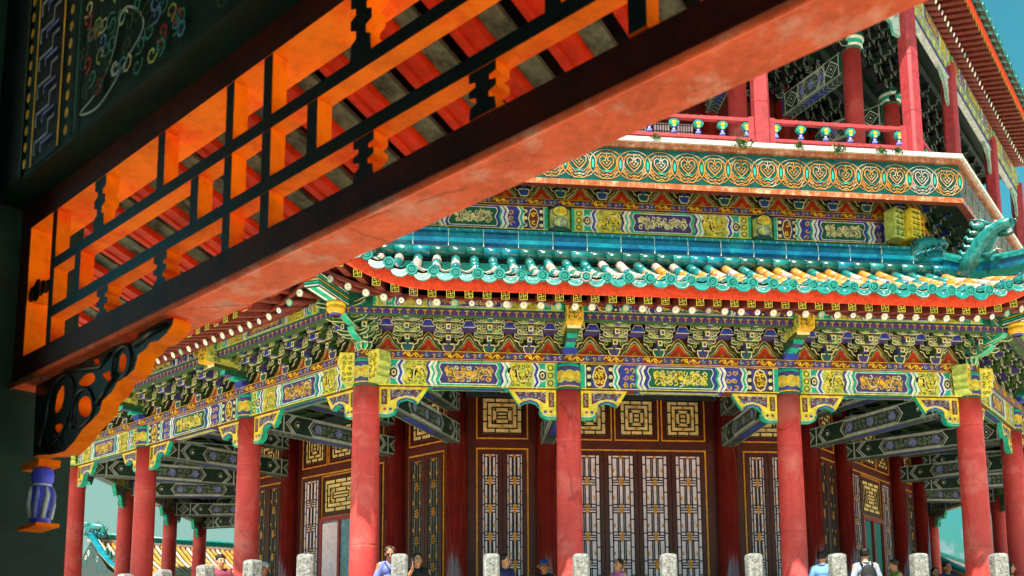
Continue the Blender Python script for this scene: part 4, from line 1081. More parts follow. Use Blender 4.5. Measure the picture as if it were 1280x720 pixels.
def upper_boards():
    mb = MB()
    def so(t, q): d, z = q; s = at_t(t, d); return P(s, d, z + Lup(d, s))
    grid(mb, so, tgrid(), [(-1.4, 14.42), (-.4, 14.08)], 'soffit', False); grid(mb, so, tgrid(), [(-.9, 14.36), (.1, 14.07)], 'soffit', False)
    grid(mb, so, tgrid(), [(.13, 14.06), (.13, 14.24)], 'eave_red', False); grid(mb, so, tgrid(), [(.13, 14.06), (.09, 14.06)], 'eave_red', False)
    grid(mb, so, tgrid(), [(-.9, 14.60), (-4.2, 16.2), (-8, 17.0)], 'tile_green', False)
    return mb
ubd = upper_boards().mesh('eave_board')
uroof = lambda d: roof_z(d, .28, 14.27, -2.2, 15.5)
ut_me = eave_tiles(dE=.28, d1=-2.2, rz=uroof, L=Lup).mesh('tiled_eave')
for f in (0, 1, -1):
    link('gallery_beam', ub2, tower, RZ(f)); link('eave_board', ubd, tower, RZ(f)); link('tiled_eave', ut_me, tower, RZ(f))
mr_ = MB(); ms_ = MB(); R0 = upper_rafters(); S0 = upper_square()
for f in (0, 1, -1): mr_.add(R0, RZ(f)); ms_.add(S0, RZ(f))
for f in (-2, 2):
    for r in rr: mr_.add(r, RZ(f))
    for r in sq: ms_.add(r, RZ(f))
for r in rr[11:]: mr_.add(r, RZ(1))
for r in sq[11:]: ms_.add(r, RZ(1))
tag(link('round_rafter', mr_.mesh('round_rafter'), tower), kind='stuff'); tag(link('square_rafter', ms_.mesh('square_rafter'), tower), kind='stuff')
# unseen solid core added so that no daylight comes through
core = MB(); oc = []
for k in range(8):
    a = math.radians(22.5 + 45 * k); R_ = (AP - 4.4) / math.cos(math.radians(22.5)); oc.append((R_ * math.cos(a), R_ * math.sin(a)))
core.prism(lambda u, v, h: (u, v, h), oc, -.02, 17, 'wall_red'); link('light_block_core', core.mesh('light_block_core'), tower)
# ============================================================ white stone balustrade around the terrace
DB = 1.7
bal = thing('stone_balustrade', 'pale carved stone balustrade with round topped posts running in front of the red columns', 'balustrade', CEN)
def bpost():
    mb = MB(); r = .122; n = 8
    pr = [(r, -.02), (r, 1.0), (r * .93, 1.02), (r * .93, 1.05), (r, 1.07), (r, 1.40), (r * .9, 1.435), (r * .55, 1.45)]
    b0 = []
    for (q, z) in pr:
        b = len(mb.v); k = q * .72
        for x, y in ((-k, -q), (k, -q), (q, -k), (q, k), (k, q), (-k, q), (-q, k), (-q, -k)): mb.v.append((x, y, z))
        b0.append(b)
    for i in range(len(b0) - 1):
        for j in range(n): mb.f.append((b0[i] + j, b0[i] + (j + 1) % n, b0[i + 1] + (j + 1) % n, b0[i + 1] + j)); mb.m.append(mb.mi('stone')); mb.sm.append(False)
    mb.f.append(tuple(b0[-1] + j for j in range(n))); mb.m.append(0); mb.sm.append(False)
    for k in range(4):            # shallow carved clouds on the four faces
        c_, s_ = math.cos(k * PI / 2), math.sin(k * PI / 2)
        def fr(u, v, w): x, y = u, -(r + w - .001); return (x * c_ - y * s_, x * s_ + y * c_, v)
        for j in range(26):
            x, z = rng.uniform(-.07, .07), rng.uniform(1.09, 1.38); pts = oval(x, z, rng.uniform(.010, .02), rng.uniform(.010, .02), 6)
            mb.prism(fr, pts, 0, .007, 'stone', back=False)
    return mb
bp_me = bpost().mesh('balustrade_post')
c_ = .41421 * DB; n_b = 10; pit = (S + 2 * c_) / 9.0
def bpanel():
    mb = MB(); w = pit - .27
    mb.box(LF(0), .135, .135 + w, .86, .98, -.09, .09, 'marble'); mb.box(LF(0), .135, .135 + w, .0, .55, -.06, .06, 'stone'); mb.box(LF(0), .135, .135 + w, .55, .60, -.08, .08, 'marble')
    for k in range(3): x = .135 + w * (k + .5) / 3; mb.prism(LF(0), [(x - .06, .6), (x + .06, .6), (x + .04, .7), (x + .1, .86), (x - .1, .86), (x - .04, .7)], -.05, .05, 'marble')
    return mb
bpn = bpanel().mesh('balustrade_panel')
for f in (0, -1, 1, -2, 2):
    for i in range(9):
        s = -c_ + pit * i
        link('balustrade_post', bp_me, bal, at(f, s, DB)); link('balustrade_panel', bpn, bal, at(f, s, DB))
# ============================================================ ground
def octa(name, r, z0, z1, m):
    mb = MB(); oc = []
    for k in range(8):
        a = math.radians(22.5 + 45 * k); R_ = r / math.cos(math.radians(22.5)); oc.append((CEN.x + R_ * math.cos(a), CEN.y + R_ * math.sin(a)))
    mb.prism(lambda u, v, h: (u, v, h), oc, z0, z1, m); o = link(name, mb.mesh(name)); tag(o, kind='structure'); return o
octa('terrace', AP + DB + .35, -1.49, -.004, 'paving')
g = MB(); g.poly([(-1500, -1500, -1.474), (1500, -1500, -1.474), (1500, 1500, -1.474), (-1500, 1500, -1.474)], 'paving')
tag(link('ground', g.mesh('ground')), kind='structure')

# ============================================================ the near gallery, seen from inside
G0 = Vector((1.26309, -13.49947, 1.18124)); GT = Vector((.72414, -.68965, 0)); GN = Vector((-.68965, -.72414, 0)); GM = .04945
gal = thing('covered_gallery', 'dark foreground gallery with an orange fretwork lattice slung under its painted beam', 'gallery', (G0.x, G0.y, -1.47))
def G(a, h, w): p = G0 + GT * a + GN * w; return (p.x - G0.x, p.y - G0.y, p.z + GM * a + h + 1.47)     # w: towards the viewer
GA0, GA1 = -1.95, 3.2
# lattice frame: stile and rails
mb = MB()
def gb(mb, a0, a1, h0, h1, w0, w1, m, **kw): mb.box(G, a0, a1, h0, h1, w0, w1, m, **kw)
gb(mb, GA0, GA1, .64, .737, -.128, 0, 'orange', f0='rail_brown', f2='gal_rafter')
_G = G
def G(a, h, w): x, y, z = _G(a, h, w); return (x, y, z - .011 * a)
mb.box(G, GA0, GA1, .0, .105, -.137, 0, 'rail_pink', f0='rail_brown', f2='gal_rafter')
mb.tube([G(GA0, .004, .004), G(GA1, .004, .004)], .010, 8, 'rail_pink'); mb.tube([G(GA0, .019, .001), G(GA1, .019, .001)], .004, 6, 'rail_brown')
G = _G
gb(mb, GA0, -1.862, .1055, .6395, -.128, 0, 'orange', f0='rail_brown')
gb(mb, 2.9, 3.0, .1055, .6395, -.128, 0, 'orange', f0='rail_brown')
link('lattice_frame', mb.mesh('lattice_frame'), gal)
mb = MB(); bw, bt = .042, .05
lr = random.Random(5)
def hb(a0, a1, h): gb(mb, a0, a1, h, h + bw, -bt, -.001, 'orange', f0='lat_dark')
def vb(a, h0, h1, w=.044): gb(mb, a, a + w, h0, h1, -bt, -.002, 'orange', f0='lat_dark')
def vcarved(a, h0, h1, w=.05):
    H = h1 - h0; L_ = [(0, 0), (.004, .25), (.022, .3), (.022, .42), (.0, .47), (0, .62), (.02, .66), (.02, .76), (.0, .8), (0, 1)]
    pts = [(a - .014 + x, h0 + y * H) for x, y in L_] + [(a + w + .014 - x, h0 + y * H) for x, y in reversed(L_)]
    mb.prism(G, pts[::-1], -bt, -.0025, 'lat_dark', 'orange')
hb(-1.65, 2.9, .409); hb(-1.65, 2.9, .221)
vb(-1.683, .1055, .6395, .036); vcarved(-1.35, .4505, .6395); vb(-1.487, .2635, .4085); vcarved(-1.295, .1055, .2205)
vb(-.945, .4505, .6395); vcarved(-.925, .1055, .2205); vb(-.738, .2635, .4085); vb(-.558, .1055, .6395, .04); vb(-.371, .1055, .6395, .042)
vb(-.166, .2635, .4085); vcarved(.022, .4505, .6395, .055); vcarved(.042, .1055, .2205); vcarved(.445, .1055, .2205, .055); vb(.655, .2635, .4085); vb(.866, .1055, .6395)
vb(1.06, .1055, .6395); vcarved(1.45, .4505, .6395); vcarved(1.45, .1055, .2205); vb(1.9, .1055, .6395); vb(2.3, .1055, .6395); vb(.48, .4505, .6395)
# small flower joining stile and first bar
for dx, dh, r in ((-1.83, .365, .035), (-1.79, .35, .03), (-1.75, .365, .035), (-1.71, .36, .03), (-1.79, .385, .03)):
    mb.prism(G, oval(dx, dh, r, r * .9, 9), -bt, -.004 - abs(dx + 1.79) * .03, 'lat_dark', 'orange')
link('hanging_lattice', mb.mesh('hanging_lattice'), gal)
# carved bracket in the corner, pierced
def curve_mesh(name, loops, depth, mf, ms):
    cu = bpy.data.curves.new(name, 'CURVE'); cu.dimensions = '2D'; cu.fill_mode = 'BOTH'; cu.extrude = depth / 2; cu.bevel_depth = .0
    for lp in loops:
        sp_ = cu.splines.new('POLY'); sp_.points.add(len(lp) - 1); sp_.use_cyclic_u = True
        for p_, q in zip(sp_.points, lp): p_.co = (q[0], q[1], 0, 1)
    o = bpy.data.objects.new(name, cu); COL.objects.link(o); bpy.context.view_layer.update()
    me = bpy.data.meshes.new_from_object(o.evaluated_get(bpy.context.evaluated_depsgraph_get()))
    bpy.data.objects.remove(o); me.name = name; me.materials.clear(); me.materials.append(MATS[mf]); me.materials.append(MATS[ms])
    for pl_ in me.polygons: pl_.material_index = 0 if abs(pl_.normal.z) > .7 else 1
    return me
def smooth_loop(q, n=3):
    r = []
    for i in range(len(q)):
        p0, p1, p2, p3 = [Vector((*q[(i + k) % len(q)], 0)) for k in (-1, 0, 1, 2)]
        for j in range(n):
            t = j / n; r.append(tuple((.5 * ((2 * p1) + (p2 - p0) * t + (2 * p0 - 5 * p1 + 4 * p2 - p3) * t * t + (3 * p1 - p0 - 3 * p2 + p3) * t ** 3))[:2]))
    return r
OUT = [(-1.855, -.001), (-1.765, -.001), (-1.579, -.001), (-1.378, -.022), (-1.228, -.018), (-1.13, -.03), (-1.084, -.03), (-1.045, -.004), (-.943, -.003), (-.843, -.02), (-.849, -.04), (-.879, -.059), (-.937, -.073), (-.988, -.065), (-1.014, -.081), (-1.065, -.088),
       (-1.086, -.132), (-1.138, -.146), (-1.193, -.144), (-1.241, -.179), (-1.307, -.196), (-1.322, -.231), (-1.381, -.25), (-1.446, -.268), (-1.515, -.305), (-1.588, -.327), (-1.693, -.321), (-1.80, -.305), (-1.855, -.303)]
HO = [[(-1.675, -.164), (-1.664, -.104), (-1.618, -.073), (-1.607, -.116), (-1.63, -.161)], [(-1.479, -.198), (-1.483, -.165), (-1.447, -.151), (-1.404, -.165), (-1.386, -.206), (-1.407, -.229), (-1.451, -.224)],
      [(-1.189, -.112), (-1.188, -.075), (-1.168, -.058), (-1.144, -.08), (-1.149, -.11), (-1.17, -.125)], [(-1.491, -.096), (-1.444, -.074), (-1.384, -.08), (-1.368, -.11), (-1.427, -.117)],
      [(-1.311, -.102), (-1.264, -.1), (-1.21, -.115), (-1.238, -.139), (-1.273, -.131)], [(-1.667, -.217), (-1.615, -.219), (-1.62, -.243), (-1.651, -.245)], [(-1.535, -.226), (-1.506, -.22), (-1.498, -.239), (-1.523, -.243)],
      [(-1.378, -.034), (-1.342, -.036), (-1.339, -.056), (-1.363, -.056)]]
me = curve_mesh('carved_bracket', [OUT] + [smooth_loop(h_) for h_ in HO], .06, 'lat_dark', 'orange')
Mg = Matrix(((GT.x, 0, GN.x, 0), (GT.y, 0, GN.y, 0), (GM, 1, 0, 0), (0, 0, 0, 1)))
Mg = Matrix.Translation((0, 0, G0.z + 1.47)) @ Mg
cbk = link('carved_bracket', me, gal, Mg @ Matrix.Translation((0, 0, -.034)))
mb = MB()          # raised scrollwork on its face
GL = lambda a, h, w: (a, h, w)
def rib(pts, r=.012): mb.tube([(x, y, .03) for x, y in pts], [r * (1 - .5 * i / len(pts)) for i in range(len(pts))], 7, 'lat_dark')
rib(smooth_loop([(-1.80, -.28), (-1.76, -.18), (-1.72, -.08), (-1.60, -.04), (-1.52, -.10), (-1.56, -.2), (-1.66, -.28)], 4)); rib(smooth_loop([(-1.52, -.25), (-1.5, -.14), (-1.42, -.13), (-1.36, -.2), (-1.42, -.25)], 4))
rib(smooth_loop([(-1.22, -.14), (-1.22, -.06), (-1.16, -.035), (-1.11, -.07), (-1.12, -.125)], 4)); rib([(-1.6, -.02), (-1.45, -.05), (-1.33, -.07), (-1.25, -.04)]); rib([(-1.08, -.05), (-.98, -.035), (-.88, -.035)], .014)
rib([(-1.34, -.2), (-1.28, -.16), (-1.2, -.125)]); rib([(-1.74, -.3), (-1.66, -.25), (-1.6, -.29)])
link('scrollwork', mb.mesh('scrollwork'), cbk)
mb = MB()          # painted lotus pendant under the bracket against the column
gc = Vector(G(-1.715, 0, -.035)); gz = gc.z
prof = [(.048, -.538), (.066, -.525), (.06, -.50), (.074, -.47), (.078, -.43), (.066, -.395), (.058, -.388), (.07, -.375), (.072, -.352), (.06, -.332), (.055, -.328)]
mb.lathe((gc.x, gc.y, gz), [(r_ * .52, h_, 'cloth_white' if i_ in (5,) else 'knob_blue') for i_, (r_, h_) in enumerate(prof)], 16, 'knob_blue')
for k in range(8):
    a_ = k * PI / 4; pf = lambda r_, h_, t: (gc.x + r_ * .52 * math.cos(a_ + t), gc.y + r_ * .52 * math.sin(a_ + t), gz + h_)
    mb.tube([pf(.062, -.515, -.2), pf(.078, -.46, -.05), pf(.079, -.43, .1), pf(.068, -.40, .0)], [.008, .009, .008, .005], 6, 'pale' if k % 2 else 'cloth_lavender')
gb(mb, -1.80, -1.66, -.329, -.304, -.07, .004, 'orange'); gb(mb, -1.80, -1.65, -.552, -.539, -.075, .006, 'orange')
link('painted_block', mb.mesh('painted_block'), gal)
# green square column: its right side runs away from the viewer
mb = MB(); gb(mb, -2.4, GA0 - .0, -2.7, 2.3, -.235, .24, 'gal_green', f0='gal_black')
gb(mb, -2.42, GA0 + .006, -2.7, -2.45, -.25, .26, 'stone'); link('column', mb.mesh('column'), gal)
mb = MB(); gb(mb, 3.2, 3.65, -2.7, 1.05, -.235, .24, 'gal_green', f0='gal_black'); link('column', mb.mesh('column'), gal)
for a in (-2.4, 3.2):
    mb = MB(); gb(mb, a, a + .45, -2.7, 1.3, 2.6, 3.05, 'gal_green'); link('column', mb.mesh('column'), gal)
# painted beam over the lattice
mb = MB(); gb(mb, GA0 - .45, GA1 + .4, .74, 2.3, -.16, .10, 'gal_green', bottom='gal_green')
fr = lambda u, v, w: G(u, v, .101 + w)
gb(mb, GA0 - .45, -1.72, .742, 2.29, .1, .106, 'gal_black')
for a0, m in ((-1.72, 'moss'), (-1.63, 'gold'), (-1.42, 'gold'), (-1.30, 'jade')):
    stroke(mb, fr, [(a0, .75), (a0, 2.25)], .014, m, 3)
rect(mb, fr, -1.62, -1.43, .75, 2.25, 'gal_black', 1)
for k in range(22):
    for x in (-1.675, -1.355): flat(mb, fr, oval(x, .78 + k * .065, .014, .02, 8), 'gold', 4)
for k in range(13):
    y = .78 + k * .11; stroke(mb, fr, [(-1.6, y), (-1.6, y + .05), (-1.5, y + .05), (-1.5, y + .1), (-1.45, y + .1)], .014, 'cloth_grey', 4); stroke(mb, fr, [(-1.55, y), (-1.55, y + .03), (-1.46, y + .03)], .012, 'cloth_lavender', 4)
stroke(mb, fr, smooth_loop([(-1.26, .80), (-1.15, .83), (-1.05, .92), (-1.0, 1.05), (-.9, 1.0), (-.86, .92), (-.95, .86), (-1.05, .80), (-1.15, .77)], 4), .009, 'pale', 3, True)
lr2 = random.Random(11)
for x0_, y0_ in ((-1.15, 1.3), (-.75, 1.35), (-.4, 1.1), (-.95, 1.6), (0, 1.3)):
    stroke(mb, fr, smooth_loop([(x0_ - .12, y0_), (x0_ - .05, y0_ + .10), (x0_ + .06, y0_ + .06), (x0_ + .14, y0_ + .12), (x0_ + .12, y0_ - .02), (x0_, y0_ - .08)], 4), .012, 'sage', 3, True)
for k in range(150):
    x, y = -1.26 + lr2.uniform(0, 1.0), .79 + lr2.uniform(0, .5)
    curl(mb, fr, x, y, .035, lr2.choice(('cream', 'ring_teal', 'ring_teal', 'moss', 'cloth_sky', 'lime', 'scarlet', 'moss')), 4, .009, lr2.uniform(0, 6), lr2.choice((-1, 1)), 1., 8)
for k in range(9): x, y = -.75 + lr2.uniform(-.1, .25), .95 + lr2.uniform(-.05, .25); stroke(mb, fr, [(x, y), (x + .02, y + .06), (x, y + .12)], .010, lr2.choice(('sage', 'gold', 'rust')), 4); 
outline(mb, fr, oval(-.9, 1.02, .016, .02, 9), .007, 'teal', 4)
stroke(mb, fr, [(-.62, 1.12), (-.52, .92), (-.42, .83), (-.33, .79)], .014, 'yellow', 4); flat(mb, fr, [(-.6, 1.3), (-.5, .92), (-.4, .84), (-.3, .8), (.2, .9), (.3, 1.3)], 'blue', 1); stroke(mb, fr, [(-.28, .79), (-.1, .84), (.15, .95), (.3, 1.2)], .014, 'yellow', 4)
for k in range(14): curl(mb, fr, -.35 + lr2.random() * .45, .92 + lr2.random() * .3, .05, lr2.choice(('cloth_sky', 'scarlet', 'sage')), 4, .014, k, 1, 1, 8)
link('painted_beam', mb.mesh('painted_beam'), gal)
# rafters and boards of its eave, falling away from the viewer
RS = .33
rz_ = lambda w: .98 + RS * w
a = -4.2; bd = MB()
while a < 4.6:
    mb = MB(); q = lambda u, v, w: G(u, rz_(w) + v, w)
    def bar(m_, u0, u1, v0, v1, w1, mm): m_.hexa([q(u0, v0, -.17), q(u1, v0, -.17), q(u1, v0, w1), q(u0, v0, w1), q(u0, v1, -.17), q(u1, v1, -.17), q(u1, v1, w1), q(u0, v1, w1)], mm)
    bar(mb, a, a + .095, 0, .14, -1.02, 'gal_rafter'); bar(mb, a + .01, a + .035, -.006, .004, -1.0, 'gal_rafter')
    bar(bd, a + .098, a + .175, .03, .05, -1.0, 'gal_board')
    link('rafter', mb.mesh('rafter'), gal); a += .243
link('eave_boards', bd.mesh('eave_boards'), gal)
mb = MB()
mb.hexa([G(u, rz_(w) + .145 + v, w) for v in (0, .12) for u, w in ((-4.4, -.17), (4.8, -.17), (4.8, -1.05), (-4.4, -1.05))], 'gal_black', top='tile_green', f2='gal_rafter')  # black underside: deep shade between the rafters put into the colour
mb.hexa([G(u, 2.3 + v, w) for v in (0, .2) for u, w in ((-4.4, 3.2), (4.8, 3.2), (4.8, -.165), (-4.4, -.165))], 'gal_black', top='tile_green')
link('roof', mb.mesh('roof'), gal)
# closed wall added behind the viewer to keep the inside dark
mb = MB(); gb(mb, -4.4, 4.8, -2.7, 2.1, 3.05, 3.2, 'gal_green'); link('light_block_wall', mb.mesh('light_block_wall'), gal)
# paper over the top gap between beam and rafters
# ============================================================ far halls
def hall(name, label, A0, A1, drop, run, mats, ornaments=True, n=40, wallz=-1.47):
    A0 = Vector(A0); A1 = Vector(A1); t = (A1 - A0); t.z = 0; Ln = t.length; t.normalize(); nrm = Vector((t.y, -t.x, 0))
    if nrm.dot(Vector((1.5, -15.7, 0)) - A0) < 0: nrm = -nrm
    th = thing(name, label, 'hall', (A0.x, A0.y, wallz)); O = Vector((A0.x, A0.y, wallz))
    q = lambda u, z, w: tuple(A0 + t * u + nrm * w + Vector((0, 0, z)) - O)
    mb = MB()
    zc = lambda w: -drop * (w / run) + .25 * math.sin(PI * min(1, w / run)) * -1
    for i in range(n):
        u = Ln * (i + .5) / n; m = mats[i % len(mats)] if rng.random() < .7 else rng.choice(mats)
        mb.tube([q(u, zc(w) + .02, w) for w in (0, run * .33, run * .66, run)], .068, 7, m)
    for sg in (1, -1):
        for k in range(4):
            w0, w1 = run * k / 4, run * (k + 1) / 4
            mb.poly([q(0, zc(w0) - .04, sg * w0), q(Ln, zc(w0) - .04, sg * w0), q(Ln, zc(w1) - .04, sg * w1), q(0, zc(w1) - .04, sg * w1)], 'tile_green' if sg < 0 else 'moss')
    link('roof', mb.mesh('roof'), th)
    mb = MB(); mb.box(lambda u, v, w: q(u, v, w), -.1, Ln + .1, .0, .10, -.16, .16, 'tile_dust'); mb.box(lambda u, v, w: q(u, v, w), -.1, Ln + .1, .10, .28, -.11, .11, 'tile_green'); mb.tube([q(-.1, .3, 0), q(Ln + .1, .3, 0)], .09, 8, 'tile_teal')
    link('ridge', mb.mesh('ridge'), th)
    for u in (0, Ln):
        mb = MB(); mb.tube([q(u, zc(w) + .22, w) for w in (0, run * .3, run * .6, run * .95)], [.14, .13, .12, .12], 8, 'tile_cyan'); mb.tube([q(u + .18, zc(w) + .12, w) for w in (0, run * .3, run * .6, run * .95)], .08, 8, 'grout'); link('verge_ridge', mb.mesh('verge_ridge'), th)
    mb = MB(); tri = [(-run * .92, zc(run * .92) - .1), (-run * .5, zc(run * .5) - .1), (0, -.02), (run * .5, zc(run * .5) - .1), (run * .92, zc(run * .92) - .1)]
    gf = lambda a_, z_, w_: q(-w_ - .02, z_, a_); mb.poly([gf(a_, z_, 0) for a_, z_ in tri], 'slate')
    for k in range(30):
        a_ = rng.uniform(-run * .75, run * .75); z_ = zc(abs(a_)) - .25 - rng.random() * .5
        if z_ > zc(run * .92) - .1: curl(mb, gf, a_, z_, .12, rng.choice(('grout', 'tile_green', 'tile_cyan')), 2, .04, k, 1, 1, 8)
    link('gable', mb.mesh('gable'), th)
    if ornaments:
        o = link('ridge_beast', cw_me, th, Matrix.Translation(Vector(q(.15, .12, 0))) @ Matrix.Rotation(math.radians(-90 if t.x > 0 else 90), 4, 'Z') @ Matrix.Scale(1.15, 4))
        for k in range(5):
            w = run * (.45 + .1 * k); fg_ = MB(); fg_.tube([(0, 0, 0), (0, .02, .14), (.0, -.05, .26), (0, -.02, .33)], [.08, .07, .055, .02], 7, 'tile_green'); link('roof_figure', fg_.mesh('roof_figure'), th, Matrix.Translation(Vector(q(0, zc(w) + .33, w))))
    mb = MB(); mb.box(lambda u, v, w: q(u, v, w), .4, Ln - .4, wallz - A0.z, -drop - .1, -run + .6, run - .6, 'wall_red'); link('wall', mb.mesh('wall'), th)
    mb = MB(); mb.box(lambda u, v, w: q(u, v, w), 0, Ln, -drop - .42, -drop - .22, run - .1, run, 'eave_red'); link('eave_board', mb.mesh('eave_board'), th)
    return th
hall('side_hall', 'yellow tiled hall roof with a teal dragon ridge end seen between the left columns', (-12.75, 21.55, 4.15), (-2.7, 29.9, 4.15), 1.7, 3.9, ['tile_yellow', 'tile_yellow', 'tile_dust'], n=60)
hall('temple_hall', 'teal and yellow roof end with small ridge figures under the cloud at the right', (20.7, 19.4, 3.5), (28.0, 28.0, 3.5), 2.2, 4.5, ['tile_yellow', 'tile_teal', 'tile_dust'], n=30)

# ============================================================ weeds on the coping
def weed(s, z, r, label, hang):
    x, y, _ = P(s, .16, 0); o = thing('weed', label, 'plant', (CEN.x + x, CEN.y + y, z), group='weeds growing on the stone ledge')
    mb = MB(); lr = random.Random(int(s * 100)); st = MB()
    for k in range(int(60 * r / .15)):
        a = lr.uniform(0, 2 * PI); el = lr.uniform(-.5, 1.3); q = lr.uniform(.2, 1) * r
        p = Vector((q * 1.3 * math.cos(a) * math.cos(el), -abs(q * math.sin(a) * math.cos(el)) * .8 - .08, q * math.sin(el) - hang * lr.random())); u = Vector((lr.uniform(-1, 1), lr.uniform(-1, 1), lr.uniform(-1, 1))).normalized() * .035; v = u.cross(Vector((lr.uniform(-1, 1), lr.uniform(-1, 1), 1))).normalized() * .018
        mb.poly([p - u, p + v, p + u, p - v], lr.choice(('leaf', 'leaf', 'leaf_dark')))
        if k % 8 == 0: st.tube([(0, .0, 0), (p.x * .5, p.y * .6, p.z * .4 + .02), p], .004, 4, 'leaf_dark', False)
    link('leaves', mb.mesh('leaves'), o); link('stem', st.mesh('stem'), o)
for a in ((6.96, 9.47, .19, 'largest bushy weed tuft hanging over the coping below the middle gallery post', .16), (8.9, 9.44, .16, 'dark weed tuft on the ledge under the middle of the right railing', .14), (8.1, 9.46, .09, 'small weed just left of the dark tuft on the ledge', .05),
          (9.75, 9.45, .10, 'weed in the coping joint under the right end of the railing', .08), (10.1, 9.45, .09, 'rightmost of the little weeds along the ledge', .04), (5.3, 9.47, .08, 'tiny weed at the left where the ledge meets the dark lattice frame', .03)): weed(*a)
# ============================================================ people
def remesh(o, vox, sm=3):
    m = o.modifiers.new('r', 'REMESH'); m.mode = 'VOXEL'; m.voxel_size = vox; m.use_smooth_shade = True
    s_ = o.modifiers.new('s', 'SMOOTH'); s_.iterations = sm; s_.factor = .5
    bpy.context.view_layer.update()
    me = bpy.data.meshes.new_from_object(o.evaluated_get(bpy.context.evaluated_depsgraph_get())); mats_ = [m_ for m_ in o.data.materials]
    o.modifiers.clear(); o.data = me; me.materials.clear()
    for m_ in mats_[:1]: me.materials.append(m_)
    for p_ in me.polygons: p_.material_index = 0
def cap(mb, a, b, r0, r1, m, k=5):
    a, b = Vector(a), Vector(b); mb.tube([a + (b - a) * i / k for i in range(k + 1)], [r0 + (r1 - r0) * i / k for i in range(k + 1)], 12, m)
    mb.sphere(a, r0, m, 12, 8); mb.sphere(b, r1, m, 12, 8)
def person(label, pos, hgt, face, shirt, pants='cloth_jeans', hair='hair', hstyle='short', hat=None, turn=0, nod=0, tan=False, arms='down', glasses=False, bag=None, strap=False, fem=False, lean=0):
    """face: world heading in degrees the body looks at (0 = +Y, 90 = -X); turn: head relative to the body"""
    k = hgt / 1.72; o = thing('person', label, 'person', pos, math.radians(face + 180)); sk = 'skin_tan' if tan else 'skin'
    o.scale = (k, k, k)
    sh = .165 if fem else .19
    H = Matrix.Translation((0, -.02, 1.47)) @ Matrix.Rotation(math.radians(turn), 4, 'Z') @ Matrix.Rotation(math.radians(-nod), 4, 'X')
    hp = lambda x, y, z: H @ Vector((x, y, z))
    R3 = H.to_3x3()
    b = MB()
    b.sphere(hp(0, .01, .135), (.076, .092, .098), sk, 16, 12, R3); b.sphere(hp(0, -.022, .075), (.058, .066, .078), sk, 14, 10, R3)
    b.sphere(hp(0, -.045, .035), (.032, .03, .022), sk, 10, 8, R3)
    cap(b, hp(0, -.088, .125), hp(0, -.108, .088), .009, .016, sk); b.sphere(hp(0, -.074, .142), (.05, .014, .012), sk, 10, 6, R3)
    for x in (-1, 1): b.sphere(hp(x * .08, .012, .10), (.012, .022, .033), sk, 8, 8, R3); b.sphere(hp(x * .04, -.06, .085), (.024, .02, .024), sk, 8, 6, R3)
    cap(b, (0, .01, 1.40), hp(0, .01, .06), .058, .052, sk)
    b.sphere((0, .0, 1.30), (sh * .95, .10, .14), sk, 16, 10); b.sphere((0, .0, 1.12), (.135, .095, .2), sk, 14, 10); b.sphere((0, .01, .94), (.16, .115, .14), sk, 14, 10)
    jo = {}
    for x in (-1, 1):
        S0_ = Vector((x * sh, 0, 1.375))
        if arms == 'raise' and x == -1 or arms == 'both': E_, W_, d_ = Vector((x * (sh + .06), -.14, 1.16)), Vector((x * .13, -.30, 1.38)), Vector((0, -.03, .09))
        elif arms == 'fold': E_, W_, d_ = Vector((x * (sh + .05), -.04, 1.08)), Vector((x * .05, -.22, 1.06)), Vector((-x * .08, -.03, 0))
        else: E_, W_, d_ = Vector((x * (sh + .06), .03, 1.08)), Vector((x * (sh + .07), -.06, .83)), Vector((0, -.02, -.09))
        cap(b, S0_, E_, .052, .042, sk); cap(b, E_, W_, .041, .027, sk)
        pc = W_ + d_ * .5; cap(b, W_, W_ + d_ * .85, .026, .034, sk)
        side = Vector((0, 1, 0)) if arms != 'fold' else Vector((0, 0, 1)); dn = d_.normalized()
        for q in range(4):
            r_ = W_ + d_ * .85 + side * (-.028 + q * .0187); l_ = (.07, .078, .074, .058)[q]; inw = Vector((-x, 0, 0)) if arms == 'down' else Vector((0, -.6, -.2))
            mid = r_ + dn * l_ * .55; cap(b, r_, mid, .0095, .009, sk, 2); cap(b, mid, mid + (dn * .8 + inw * .5).normalized() * l_ * .5, .009, .0078, sk, 2)
        tb = W_ + d_ * .3 - side * .03; cap(b, tb, tb - side * .03 + dn * .03, .012, .010, sk, 2); cap(b, tb - side * .03 + dn * .03, tb - side * .03 + dn * .06, .010, .009, sk, 2)
        jo[x] = (S0_, E_, W_)
        h_ = Vector((x * .09, .01, .92)); kn = Vector((x * .10, -.015, .50)); an = Vector((x * .10, .02, .09))
        cap(b, h_, kn, .088, .055, sk); cap(b, kn, an, .054, .036, sk); cap(b, an + Vector((0, 0, -.04)), an + Vector((0, -.15, -.055)), .04, .03, sk)
    bo = link('body', b.mesh('body'), o); remesh(bo, .0075, 2)
    c = MB()
    c.sphere((0, .0, 1.31), (sh * 1.02, .112, .125), shirt, 16, 10); c.sphere((0, .0, 1.12), (.152, .112, .22), shirt, 14, 10); c.sphere((0, .01, .98), (.165, .125, .12), shirt, 14, 10)
    for x in (-1, 1):
        S0_, E_, W_ = jo[x]; cap(c, S0_ + Vector((-x * .03, 0, -.0)), S0_ + (E_ - S0_) * .7, .068, .062, shirt)
        if arms == 'both' or 'long' in (bag or ''): cap(c, S0_, E_, .06, .054, shirt); cap(c, E_, W_, .052, .042, shirt)
    cap(c, (-.10, .01, 1.41), (.10, .01, 1.41), .05, .05, shirt)
    co = link('shirt', c.mesh('shirt'), o); remesh(co, .012, 2)
